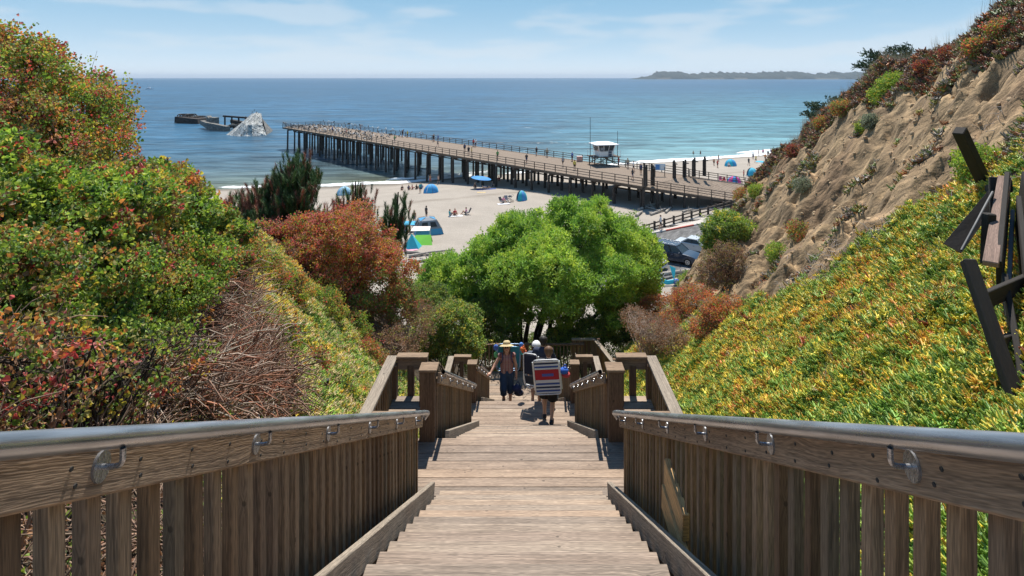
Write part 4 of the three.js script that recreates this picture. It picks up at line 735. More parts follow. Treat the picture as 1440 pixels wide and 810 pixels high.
// ---------------------------------------------------------------- ice plant on the slopes
const finger = (() => { const r = rng(3), list = []; for (let i = 0; i < 9; i++) { const l = .052 * (.7 + .6 * r()), g = new THREE.CylinderGeometry(.0055, .0105, l, 3, 2); const p = g.attributes.position; g.translate(0, l / 2, 0); for (let k = 0; k < p.count; k++) { const y = p.getY(k) / l; p.setX(k, p.getX(k) + .25 * l * y * (1 - y * .9)); } g.rotateZ(-(.45 + .95 * r())); g.rotateY(r() * 6.283); g.translate((r() - .5) * .085, -.012 + .02 * r(), (r() - .5) * .085); list.push(strip(g, ['position', 'normal'])); } return mergeGeometries(list); })();
function iceMat(label, region, n, seed, color, o = {}) {
  const r = rng(seed), items = []; let tries = 0;
  while (items.length < n && tries++ < n * 30) {
    const x = lerp(region[0], region[1], r()), D = lerp(region[2], region[3], Math.pow(r(), o.pow ?? 1)); if (!o.test(x, D, r)) continue;
    const e = .12, nx = (land(x - e, D) - land(x + e, D)), nd = (land(x, D + e) - land(x, D - e)), nrm = V(nx, 2 * e, nd).normalize().lerp(V(0, 1, 0), .72).normalize();
    const q = new THREE.Quaternion().setFromUnitVectors(V(0, 1, 0), nrm).multiply(new THREE.Quaternion().setFromAxisAngle(V(0, 1, 0), r() * 6.28));
    const hump = .05 * Math.max(0, fbm(x * 3, D * 3, 5, 3) + .25); if (fbm(x * 1.5 + 40, D * 1.5, 9, 3) < -.16 && r() < .8) continue;
    items.push({ p: onLand(x, D, hump + r() * .05), q, s: (o.size ?? 1) * (.5 + .9 * r() * r() + .25 * r()), c: color(x, D, r) });
  }
  console.log(label, items.length);
  const m = instanced(scene, 'ice_plant', finger, succMat, items); return tag(m, label, 'ground cover', null, 'stuff');
}
const iceCol = (bias) => (x, D, r) => {
  const a = fbm(x * .55, D * .55, 2, 3), b = fbm(x * 2.6, D * 2.6, 7, 2), k = bias(x, D) + .9 * a + .8 * b + (r() - .5) * .75;
  const c = k > .62 ? pickw(r, [[3, C3(.74, .30, .07)], [3, C3(.80, .56, .08)], [1, C3(.48, .13, .06)], [1, C3(.52, .42, .24)]]) : k > .18 ? pickw(r, [[5, C3(.80, .62, .07)], [2, C3(.68, .38, .06)], [3, C3(.45, .48, .07)], [3, C3(.25, .37, .06)]]) : pickw(r, [[5, C3(.22, .38, .06)], [4, C3(.37, .50, .09)], [1.8, C3(.66, .58, .09)], [2, C3(.13, .24, .05)]]);
  return jit(c, r, .4).map((v) => v * .88);
};
iceMat('yellow and green ice plant covering the slope below the bare bluff', [1.5, 9.5, 1.2, 23], 105000, 501, iceCol((x, D) => -.12 + .40 * smooth(2.2, 4.6, x + .12 * D - .5)), { pow: 1.25, size: 1.28, test: (x, D, r) => x > xs + .05 - (D > 5.6 && D < 7.6 ? -.25 : 0) && r() > dirtMask(x, D) * 1.15 && x < pl(crestX, D) });
iceMat('green and straw ice plant on the bank between the shrubs and the stairs', [-8, -1.5, 1.2, 15], 50000, 502, (() => { const f = iceCol((x, D) => .06 + .2 * smooth(-3, -5, x)); return (x, D, r) => r() < .28 ? jit(C3(.58, .46, .24), r, .3) : f(x, D, r); })(), { size: 1.15, test: (x, D, r) => x < -xs - .05 - (D > 5.6 && D < 7.6 ? .15 : 0) && x > -2.2 - D * .5 && D > 4.4 });
iceMat('rust and green ice plant along the crest of the bluff', [8.2, 12.5, 8, 30], 15000, 503, (x, D, r) => jit(pickw(r, [[2.4, C3(.26, .085, .05)], [2, C3(.26, .22, .06)], [1.6, C3(.12, .17, .05)], [4, C3(.17, .115, .085)], [1, C3(.5, .2, .07)]]), r), { size: 1.6, test: (x, D, r) => { const xc = pl(crestX, D), q = x - xc; return q < .6 && q > -.55 - 1.3 * Math.max(0, fbm(x * .6, D * .6, 3, 3) + .2) && fbm(x * 1.3, D * 1.3, 5, 2) > -.2; } });
iceMat('scattered ice plant tufts on the bare bluff face', [4, 10.5, 7, 28], 3600, 504, (x, D, r) => jit(pickw(r, [[2, C3(.30, .26, .06)], [2, C3(.15, .22, .06)], [3, C3(.30, .26, .22)], [2, C3(.38, .16, .07)]]), r), { size: 1.5, test: (x, D, r) => dirtMask(x, D) > .6 && fbm(x * .9 + 7, D * .9, 6, 3) > .22 });
// dry grass on the skyline and in the ice plant
{
  const blade = (() => { const pos = []; const r = rng(4); for (let i = 0; i < 9; i++) { const a = r() * 6.28, l = .35 + .35 * r(), le = .25 * r(), s = V(-Math.sin(a), 0, Math.cos(a)).multiplyScalar(.0035), b = V((r() - .5) * .08, 0, (r() - .5) * .08), t = b.clone().add(V(Math.cos(a) * l * le, l, Math.sin(a) * l * le)); pos.push(...b.clone().add(s).toArray(), ...b.clone().sub(s).toArray(), ...t.toArray()); } const g = new THREE.BufferGeometry(); g.setAttribute('position', new THREE.Float32BufferAttribute(pos, 3)); g.computeVertexNormals(); return g; })();
  const r = rng(77), items = [];
  for (let i = 0; i < 900; i++) { const D = 9 + r() * 15, x = pl(crestX, D) + (r() - .4) * 1.2; if (fbm(x * .7, D * .7, 9, 2) < -.02) continue; items.push({ p: onLand(x, D), q: rq(r, .15), s: .6 + .6 * r(), c: jit(C3(.50, .41, .26), r) }); }
  for (let i = 0; i < 380; i++) { const D = 3 + r() * 12, x = 2 + r() * 4.5; items.push({ p: onLand(x, D), q: rq(r, .5), s: .4 + .3 * r(), c: jit(C3(.48, .40, .26), r) }); }
  tag(instanced(scene, 'dry_grass', blade, needleMat, items), 'dry straw coloured grass along the bluff crest and slope', 'grass', null, 'stuff');
}
// dry sticks and dead stems on the bank above the handrail
{
  const g = merge([stick(V(0, 0, 0), V(.14, .05, 0), .0075, .006, 4), stick(V(.14, .05, 0), V(.27, .06, .05), .006, .0045, 4), stick(V(.27, .06, .05), V(.40, .01, .12), .0045, .002, 4), stick(V(.15, .05, 0), V(.24, .13, -.06), .004, .002, 4)]);
  const r = rng(88), items = [];
  while (items.length < 8000) { const u = 190 + r() * 250, v = 380 + r() * 225; if (u - 190 < (430 - v) * .8 || u > 405 - Math.max(0, 540 - v) * .42 + 30 * fbm(u * .01, v * .03, 6, 2)) continue; if (fbm(u * .02, v * .02, 3, 3) < -.14 - .0008 * (v - 420)) continue; const h = hit(u, v); if (-h.z > 16) continue; const t = r(); items.push({ p: h.add(V(0, .02 + r() * .16, 0)), q: new THREE.Quaternion().setFromEuler(new THREE.Euler((r() - .5) * 1.5, r() * 6.28, (r() - .5) * 1.2)), s: .45 + 1.5 * Math.pow(r(), 3), c: jit(t < .5 ? C3(.22, .14, .10) : t < .75 ? C3(.44, .35, .28) : C3(.34, .15, .09), r, .4) }); }
  const dl = []; for (const it of items) if (r() < .5) dl.push({ p: it.p.clone().add(V((r() - .5) * .2, (r() - .2) * .12, (r() - .5) * .2)), q: rq(r, 1.2), s: .5 + .5 * r(), c: jit(pickw(r, [[4, C3(.30, .15, .08)], [2, C3(.42, .22, .11)], [1, C3(.20, .11, .07)], [.7, LEAF.olive], [.5, LEAF.green]]), r, .35) });
  for (let i = 0; i < 2600; i++) { const D = .9 + r() * 3.8, x = -1.7 - r() * 1.9; dl.push({ p: onLand(x, D, .02 + .2 * r()), q: rq(r, 1.2), s: .5 + .6 * r(), c: jit(pickw(r, [[4, C3(.30, .15, .08)], [2, C3(.42, .22, .11)], [1.4, LEAF.green], [.8, LEAF.fresh]]), r, .35) }); if (i % 2) items.push({ p: onLand(x, D, .03 + .3 * r()), q: new THREE.Quaternion().setFromEuler(new THREE.Euler((r() - .5) * 1.8, r() * 6.28, (r() - .5) * 1.8)), s: .5 + .8 * r(), c: jit(C3(.26, .17, .12), r, .4) }); }
  tag(instanced(scene, 'dry_leaves', ivySmall, leafMat, dl), 'curled dry brown leaves caught in the dead sticks on the bank', 'leaves', null, 'stuff');
  tag(instanced(scene, 'dead_sticks', g, twigMat, items), 'tangle of dead brown sticks on the bank above the handrail', 'dead brush', null, 'stuff');
  const it2 = []; while (it2.length < 900) { const D = 7 + r() * 18, x = pl(iceEdge, D) + (r() - .5) * 2.2; if (fbm(x * .8, D * .8, 21, 2) < .12) continue; it2.push({ p: onLand(x, D, .03 + .08 * r()), q: rq(r, .7), s: .4 + .5 * r(), c: jit(C3(.36, .32, .30), r, .3) }); }
  tag(instanced(scene, 'dead_sticks', g, twigMat, it2), 'grey dead stems lying along the foot of the bare bluff', 'dead brush', null, 'stuff');
}
// clods and stones on the bare bluff
{
  const g = new THREE.IcosahedronGeometry(1, 1), p = g.attributes.position; for (let i = 0; i < p.count; i++) { const v = V(p.getX(i), p.getY(i), p.getZ(i)), k = 1 + .5 * fbm(v.x * 1.2, v.y * 1.2, v.z * 1.2, 2); p.setXYZ(i, v.x * k, v.y * k * .7, v.z * k); } g.computeVertexNormals();
  const r = rng(99), items = []; while (items.length < 4200) { const D = 7 + r() * 26, x = 4 + r() * 7; if (dirtMask(x, D) < .4 || fbm(x * .6, D * .6, 31, 3) < -.05) continue; const s = .010 + .055 * Math.pow(r(), 6), t = .8 + .4 * r(); items.push({ p: onLand(x, D, s * .2), q: rq(r, 3), s, c: [.42 * t, .30 * t, .18 * t] }); }
  tag(instanced(scene, 'earth_clods', g, new THREE.MeshStandardMaterial({ roughness: .95 }), items), 'loose earth clods and stones on the bare bluff face', 'stones', null, 'stuff');
}
console.log('plants');

// ---------------------------------------------------------------- people: one continuous body meshed from tapered bones
function nets(sdf, lo, hi, cell) {                        // surface nets
  const n = [0, 1, 2].map((k) => Math.ceil((hi[k] - lo[k]) / cell) + 2), N = n[0] * n[1] * n[2], f = new Float32Array(N), id = new Int32Array(N).fill(-1), pos = [], idx = [];
  const at = (i, j, k) => (k * n[1] + j) * n[0] + i;
  for (let k = 0; k < n[2]; k++) for (let j = 0; j < n[1]; j++) for (let i = 0; i < n[0]; i++) f[at(i, j, k)] = sdf(lo[0] + i * cell, lo[1] + j * cell, lo[2] + k * cell);
  for (let k = 0; k < n[2] - 1; k++) for (let j = 0; j < n[1] - 1; j++) for (let i = 0; i < n[0] - 1; i++) {
    let s = 0, x = 0, y = 0, z = 0, m = 0; const c = [];
    for (let q = 0; q < 8; q++) { const v = f[at(i + (q & 1), j + ((q >> 1) & 1), k + (q >> 2))]; c.push(v); if (v < 0) m |= 1 << q; }
    if (m === 0 || m === 255) continue;
    for (let a = 0; a < 8; a++) for (const b of [1, 2, 4]) { if (a & b) continue; const e = a | b; if ((c[a] < 0) === (c[e] < 0)) continue; const t = c[a] / (c[a] - c[e]); x += (a & 1) + (b === 1 ? t : 0); y += ((a >> 1) & 1) + (b === 2 ? t : 0); z += (a >> 2) + (b === 4 ? t : 0); s++; }
    id[at(i, j, k)] = pos.length / 3; pos.push(lo[0] + (i + x / s) * cell, lo[1] + (j + y / s) * cell, lo[2] + (k + z / s) * cell);
  }
  const quad = (a, b, c, d, flip) => { if (a < 0 || b < 0 || c < 0 || d < 0) return; flip ? idx.push(a, c, b, a, d, c) : idx.push(a, b, c, a, c, d); };
  for (let k = 1; k < n[2] - 1; k++) for (let j = 1; j < n[1] - 1; j++) for (let i = 1; i < n[0] - 1; i++) {
    const v = f[at(i, j, k)] < 0;
    if (v !== f[at(i + 1, j, k)] < 0) quad(id[at(i, j - 1, k - 1)], id[at(i, j, k - 1)], id[at(i, j, k)], id[at(i, j - 1, k)], !v);
    if (v !== f[at(i, j + 1, k)] < 0) quad(id[at(i - 1, j, k - 1)], id[at(i, j, k - 1)], id[at(i, j, k)], id[at(i - 1, j, k)], v);
    if (v !== f[at(i, j, k + 1)] < 0) quad(id[at(i - 1, j - 1, k)], id[at(i, j - 1, k)], id[at(i, j, k)], id[at(i - 1, j, k)], !v);
  }
  return { pos, idx };
}
const bones = (list) => list.map(([a, b, ra, rb, reg]) => { const d = [b[0] - a[0], b[1] - a[1], b[2] - a[2]]; return { a, d, l2: d[0] * d[0] + d[1] * d[1] + d[2] * d[2] || 1e-9, ra, rb, reg }; });
const boneD = (B, x, y, z) => { const px_ = x - B.a[0], py = y - B.a[1], pz = z - B.a[2], t = clamp((px_ * B.d[0] + py * B.d[1] + pz * B.d[2]) / B.l2), ex = px_ - t * B.d[0], ey = py - t * B.d[1], ez = pz - t * B.d[2]; return Math.sqrt(ex * ex + ey * ey + ez * ez) - (B.ra + (B.rb - B.ra) * t); };
const smin = (a, b, k) => { const h = Math.max(0, k - Math.abs(a - b)) / k; return Math.min(a, b) - h * h * k * .25; };
function field(bs, k = .035, clip) { return (x, y, z) => { let d = 1e3; for (const B of bs) d = smin(d, boneD(B, x, y, z), k); return clip ? Math.max(d, clip(x, y, z)) : d; }; }
function bodyGeo(bs, cell, k, colors, clip, paint) {
  const lo = [9, 9, 9], hi = [-9, -9, -9]; for (const B of bs) for (let c = 0; c < 3; c++) for (const [p, r] of [[B.a[c], B.ra], [B.a[c] + B.d[c], B.rb]]) { lo[c] = Math.min(lo[c], p - r - cell * 2); hi[c] = Math.max(hi[c], p + r + cell * 2); }
  const { pos, idx } = nets(field(bs, k, clip), lo, hi, cell), col = [], reg = [];
  for (let i = 0; i < pos.length; i += 3) { let m = 1e3, g = 0; for (const B of bs) { const d = boneD(B, pos[i], pos[i + 1], pos[i + 2]); if (d < m) { m = d; g = B.reg; } } reg.push(g); const c = paint ? paint(pos[i], pos[i + 1], pos[i + 2], g) || colors[g] : colors[g]; col.push(...c); }
  const g = new THREE.BufferGeometry(); g.setAttribute('position', new THREE.Float32BufferAttribute(pos, 3)); g.setAttribute('color', new THREE.Float32BufferAttribute(col, 3)); g.setIndex(idx); g.computeVertexNormals(); g.userData.reg = reg; return g;
}
const STAND = { pelvis: [0, .95, 0], spine: [0, 1.16, -.01], chest: [0, 1.34, -.005], neck: [0, 1.49, -.01], head: [0, 1.635, .015], shL: [-.185, 1.415, -.01], elL: [-.235, 1.13, -.03], wrL: [-.24, .89, .03], shR: [.185, 1.415, -.01], elR: [.235, 1.13, -.03], wrR: [.24, .89, .03], hpL: [-.092, .92, 0], knL: [-.1, .5, .025], anL: [-.1, .085, -.01], hpR: [.092, .92, 0], knR: [.1, .5, .025], anR: [.1, .085, -.01], toeL: [-.12, .035, .16], toeR: [.12, .035, .16] };
const mid3 = (a, b, t) => [lerp(a[0], b[0], t), lerp(a[1], b[1], t), lerp(a[2], b[2], t)];
const REG = { skin: 0, top: 1, bottom: 2, shoe: 3, hair: 4 };
function skeleton(P, o = {}) {                            // bones of a body from its joints; regions for colour
  const J = { ...STAND, ...P }, w = o.wide ?? 1, sleeve = o.sleeve ?? .55, leg = o.leg ?? .6, list = [], S = REG;
  for (const s of [-1, 1]) list.push([[J.pelvis[0] + s * .065 * w, J.pelvis[1] + .02, J.pelvis[2]], [J.chest[0] + s * .075 * w, J.chest[1], J.chest[2]], .108 * w, .105 * w, S.top]);
  list.push([J.chest, mid3(J.chest, J.neck, .85), .115, .065, S.top], [mid3(J.chest, J.neck, .8), mid3(J.neck, J.head, .45), .056, .05, S.skin]);
  list.push([[J.pelvis[0], J.pelvis[1] - .02, J.pelvis[2]], [J.pelvis[0], J.pelvis[1] + .03, J.pelvis[2]], .125 * w, .12 * w, S.bottom]);
  for (const k of ['L', 'R']) {
    const sh = J['sh' + k], el = J['el' + k], wr = J['wr' + k], sl = mid3(sh, el, sleeve);
    list.push([mid3(J.chest, J.neck, .45), sh, .08, .062, S.top], [sh, sl, .058, .052, S.top], [sl, el, .047, .041, S.skin], [el, wr, .042, .029, S.skin]);
    const hp = J['hp' + k], kn = J['kn' + k], an = J['an' + k], toe = J['toe' + k], cut = mid3(hp, kn, leg);
    list.push([hp, cut, .092 * w, .075, S.bottom], [cut, kn, .068, .057, leg >= 1 ? S.bottom : S.skin], [kn, mid3(kn, an, .35), .056, .054, S.skin], [mid3(kn, an, .35), an, .054, .036, S.skin]);
    const heel = [an[0] - (toe[0] - an[0]) * .3, an[1] * .4 + toe[1] * .6, an[2] - (toe[2] - an[2]) * .3]; list.push([heel, toe, .043, .036, S.shoe], [an, heel, .036, .04, S.shoe]);
    if (o.coarseHands !== false) { const e = J['hd' + k] || [wr[0] + (wr[0] - el[0]) * .35, wr[1] + (wr[1] - el[1]) * .35, wr[2] + (wr[2] - el[2]) * .35]; list.push([wr, e, .03, .026, S.skin]); }
  }
  if (o.head !== false) { const h = J.head; list.push([[h[0], h[1] - .035, h[2] + .012], [h[0], h[1] + .04, h[2]], .085, .096, S.skin], [[h[0], h[1] + .045, h[2] - .02], [h[0], h[1] + .0, h[2] - .045], .098, .085, S.hair]); }
  return list;
}
function headGeo(h, skin, hair, o = {}) {                 // head with face, finer grid; faces +z
  const q = (x, y, z) => [h[0] + x, h[1] + y, h[2] + z], S = 0, H = 4, list = [[q(0, -.035, .012), q(0, .045, 0), .074, .088, S], [q(0, -.085, .045), q(0, -.05, .03), .042, .06, S], [q(0, .02, .088), q(0, -.022, .106), .010, .014, S], [q(-.016, -.024, .094), q(.016, -.024, .094), .010, .010, S], [q(-.02, -.055, .083), q(.02, -.055, .083), .012, .012, S], [q(-.04, .028, .072), q(.04, .028, .072), .014, .014, S]];
  for (const s of [-1, 1]) list.push([q(s * .08, .018, -.005), q(s * .078, -.022, 0), .017, .012, S], [q(s * .032, -.02, .068), q(s * .04, -.03, .06), .02, .02, S]);
  list.push([q(0, -.14, -.02), q(0, -.06, -.01), .052, .05, S]);
  list.push([q(0, .055, -.02), q(0, -.005, -.045), .092, .080, H], [q(-.05, .06, .0), q(.05, .06, .0), .058, .058, H], [q(0, .082, .03), q(0, .08, -.02), .05, .06, H]);
  if (o.long) list.push([q(0, 0, -.06), q(0, -.17, -.06), .07, .05, H], [q(-.075, .0, -.01), q(-.085, -.15, .0), .028, .02, H], [q(.075, 0, -.01), q(.085, -.15, 0), .028, .02, H]);
  return bodyGeo(bones(list), .006, .022, { 0: skin, 4: hair }, null, (x, y, z, g) => {
    const X = x - h[0], Y = y - h[1], Z = z - h[2]; if (g === 4 || Z < .04) return null;
    for (const s of [-1, 1]) { if (Math.hypot(X - s * .031, (Y - .005) * 1.5) < .013) return Math.hypot(X - s * .031, Y - .005) < .007 ? [.02, .015, .01] : [.6, .58, .55]; if (Math.abs(X - s * .032) < .02 && Math.abs(Y - .029) < .007) return hair; }
    if (Math.abs(X) < .026 && Math.abs(Y + .056) < .008) return [skin[0] * .75, skin[1] * .42, skin[2] * .42]; return null;
  });
}
function handGeo(wr, dir, palmN, s, skin, curl = .5) {     // palm and five separate fingers
  const d = V(...dir).normalize(), n = V(...palmN).normalize(), w = d.clone().cross(n).multiplyScalar(s), P = (a, b, c) => V(...wr).addScaledVector(d, a).addScaledVector(w, b).addScaledVector(n, c).toArray(), list = [];
  for (const b of [-.026, -.009, .009, .024]) list.push([P(.0, b * .6, 0), P(.085, b, 0), .017, .014, 0]);
  [[-.029, .066, .0085], [-.010, .078, .009], [.010, .072, .0088], [.028, .055, .0078]].forEach(([b, l, r]) => { const c1 = curl * .9, c2 = curl * 1.9, a1 = .088 + Math.cos(c1) * l * .5, h1 = Math.sin(c1) * l * .5, a2 = a1 + Math.cos(c2) * l * .5, h2 = h1 + Math.sin(c2) * l * .5; list.push([P(.084, b, 0), P(a1, b * 1.12, h1), r, r * .95, 0], [P(a1, b * 1.12, h1), P(a2, b * 1.16, h2), r * .95, r * .8, 0]); });
  list.push([P(.02, -.03, .004), P(.052, -.056, .016 + curl * .012), .0125, .0105, 0], [P(.052, -.056, .016 + curl * .012), P(.082, -.056 + curl * .014, .024 + curl * .02), .0105, .0085, 0]);
  return bodyGeo(bones(list), .0042, .008, { 0: skin });
}
const bodyMat = new THREE.MeshPhysicalMaterial({ vertexColors: true, roughness: .62 });
const clothMat = new THREE.MeshPhysicalMaterial({ vertexColors: true, roughness: .9, sheen: .2 });
const withCol = (geo, map) => { const g = geo.clone(), c = []; for (const r of geo.userData.reg) c.push(...map[r]); g.setAttribute('color', new THREE.Float32BufferAttribute(c, 3)); return g; };

// small figures for beach and pier, in a few poses
const POSES = {
  stand: bodyGeo(bones(skeleton({})), .034, .04, { 0: [1, 1, 1], 1: [1, 1, 1], 2: [1, 1, 1], 3: [1, 1, 1], 4: [1, 1, 1] }),
  walk: bodyGeo(bones(skeleton({ knL: [-.1, .52, .17], anL: [-.1, .1, .16], toeL: [-.11, .05, .33], knR: [.1, .5, -.06], anR: [.1, .13, -.26], toeR: [.11, .05, -.12], elL: [-.24, 1.14, -.12], wrL: [-.23, .92, -.12], elR: [.24, 1.14, .04], wrR: [.23, .95, .2] })), .034, .04, { 0: [1, 1, 1], 1: [1, 1, 1], 2: [1, 1, 1], 3: [1, 1, 1], 4: [1, 1, 1] }),
  sit: bodyGeo(bones(skeleton({ pelvis: [0, .13, 0], spine: [0, .33, -.06], chest: [0, .52, -.07], neck: [0, .67, -.06], head: [0, .82, -.03], shL: [-.185, .59, -.08], shR: [.185, .59, -.08], elL: [-.26, .34, -.1], wrL: [-.27, .14, -.02], elR: [.25, .36, .04], wrR: [.18, .42, .24], hpL: [-.092, .13, .02], hpR: [.092, .13, .02], knL: [-.13, .46, .32], anL: [-.13, .09, .55], toeL: [-.14, .04, .72], knR: [.13, .42, .34], anR: [.13, .09, .6], toeR: [.14, .04, .77] })), .034, .04, { 0: [1, 1, 1], 1: [1, 1, 1], 2: [1, 1, 1], 3: [1, 1, 1], 4: [1, 1, 1] }),
  lie: bodyGeo(bones(skeleton({ pelvis: [0, .13, 0], spine: [0, .13, -.21], chest: [0, .14, -.39], neck: [0, .15, -.55], head: [0, .16, -.7], shL: [-.185, .13, -.46], shR: [.185, .13, -.46], elL: [-.27, .08, -.2], wrL: [-.27, .07, .02], elR: [.3, .08, -.6], wrR: [.16, .1, -.75], hpL: [-.092, .12, .03], hpR: [.092, .12, .03], knL: [-.12, .14, .45], anL: [-.12, .08, .86], toeL: [-.15, .2, .92], knR: [.1, .3, .38], anR: [.13, .08, .7], toeR: [.14, .06, .86] })), .034, .04, { 0: [1, 1, 1], 1: [1, 1, 1], 2: [1, 1, 1], 3: [1, 1, 1], 4: [1, 1, 1] }),
};
const SK = [[.55, .33, .22], [.42, .24, .15], [.62, .40, .29], [.25, .14, .09]], HR = [[.05, .03, .02], [.16, .09, .04], [.02, .018, .016], [.4, .27, .12]];
const COLOURS = { black: [.025, .025, .03], white: [.75, .75, .74], red: [.55, .05, .05], blue: [.06, .15, .45], navy: [.03, .045, .12], teal: [.04, .35, .38], yellow: [.7, .55, .1], grey: [.28, .28, .29], pink: [.75, .25, .38], green: [.12, .32, .1], orange: [.7, .26, .06], purple: [.22, .1, .32], khaki: [.38, .32, .22] };
const figCache = {};
function figure(pose, pos, turn, top, bottom, label, group, scale = 1, k = 0) {
  const key = [pose, top, bottom, k % 4].join(), g = figCache[key] ||= withCol(POSES[pose], { 0: SK[k % 4], 1: top === 'bare' ? SK[k % 4] : COLOURS[top], 2: COLOURS[bottom], 3: SK[k % 4], 4: HR[k % 4] });
  const t = thing('person', label, 'person', pos, group); mesh(t, 'body', g, bodyMat); t.rotation.y = turn; t.scale.setScalar(scale); return t;
}

// ---------------------------------------------------------------- the family on the stairs
function bigPerson(o) {
  const t = thing('person', o.label, 'person', o.pos, null); t.rotation.y = o.turn; t.scale.setScalar(.94);
  const J = { ...STAND, ...o.pose }, sk = o.skin, geos = [];
  const bs = bones(skeleton(o.pose, { head: false, coarseHands: false, leg: o.leg, sleeve: o.sleeve ?? 0.05, wide: o.wide }));
  geos.push(bodyGeo(bs, .014, .03, { 0: sk, 1: sk, 2: sk, 3: o.shoe, 4: sk }));
  const hd = headGeo([0, 0, 0], sk, o.hair, o); hd.rotateX(o.nod || 0); hd.rotateY(o.look || 0); hd.translate(...J.head); geos.push(hd);
  for (const k of ['L', 'R']) { const w = J['wr' + k], e = J['el' + k], s = k === 'L' ? 1 : -1; geos.push(handGeo(w, o['hand' + k]?.[0] || [w[0] - e[0], w[1] - e[1], w[2] - e[2]], o['hand' + k]?.[1] || [-s * -1, 0, .2], s, sk, o['hand' + k]?.[2] ?? .5)); }
  const g = mergeGeometries(geos.map((x) => { const c = x.clone(); c.userData = {}; return c; })); mesh(t, 'body', g, bodyMat);
  // clothes: inflated copies of the bones, cut level at their hems
  const cl = (name, list, color, clip, grow, paint) => { const b = bones(list.map(([a, b2, ra, rb]) => [a, b2, ra + grow, rb + grow, 0])); mesh(t, name, bodyGeo(b, .0145, .04, { 0: color }, clip, paint), clothMat); };
  const all = skeleton(o.pose, { head: false, coarseHands: false, leg: 1, sleeve: 1, wide: o.wide });
  const torso = all.filter((b, i) => b[4] === REG.top && (o.sleeves || !(b[0] === J.shL || b[0] === J.shR)) && b[0] !== J.elL && b[0] !== J.elR);
  cl('shirt', torso, o.shirt, o.shirtClip || ((x, y, z) => J.pelvis[1] - .05 - y), .014, o.shirtPaint);
  const legs = all.filter((b) => b[4] === REG.bottom); for (const k of ['L', 'R']) legs.push([J['hp' + k], J['kn' + k], .102, o.flare ?? .085, 2], [J['kn' + k], mid3(J['kn' + k], J['an' + k], o.below ?? .1), o.flare ?? .085, o.flare ?? .085, 2]);
  cl('shorts', legs, o.shorts, (x, y, z) => Math.max((o.hem ?? .45) - y, y - J.pelvis[1] - .09), .008);
  return t;
}
function strapped(name, label, pos, turn, tilt, build) { const t = thing(name, label, 'beach chair', pos, null); t.rotation.set(0, turn, tilt, 'YXZ'); build(t); return t; }
const tubeWhite = plain(.78, .79, .8, .35, { metalness: .3 });
function foldedChair(t, w, h, panels, frame = tubeWhite) { // a folded beach chair seen flat: two tube frames and cloth bands
  const loop = (x, y0, y1, z, r) => tubeGeo([V(-x, y0 + .05, z), V(-x, y1 - .05, z), V(-x + .05, y1, z), V(x - .05, y1, z), V(x, y1 - .05, z), V(x, y0 + .05, z), V(x - .05, y0, z), V(-x + .05, y0, z)], r, 60, 8, true);
  mesh(t, 'back_frame', loop(w / 2, 0, h, .03, .0125), frame); mesh(t, 'seat_frame', loop(w / 2 - .035, .03, h * .86, -.02, .0125), frame);
  for (const s of [-1, 1]) { mesh(t, 'arm', stick(V(s * (w / 2 + .02), h * .12, .0), V(s * (w / 2 + .02), h * .92, -.02), .016, .016, 8), frame); }
  for (const [y0, y1, c, name] of panels) { const m = box(t, name || 'cloth_band', 0, (y0 + y1) / 2 * h, .03, w - .03, (y1 - y0) * h - .004, .012, plain(...c, .85), .004); }
}
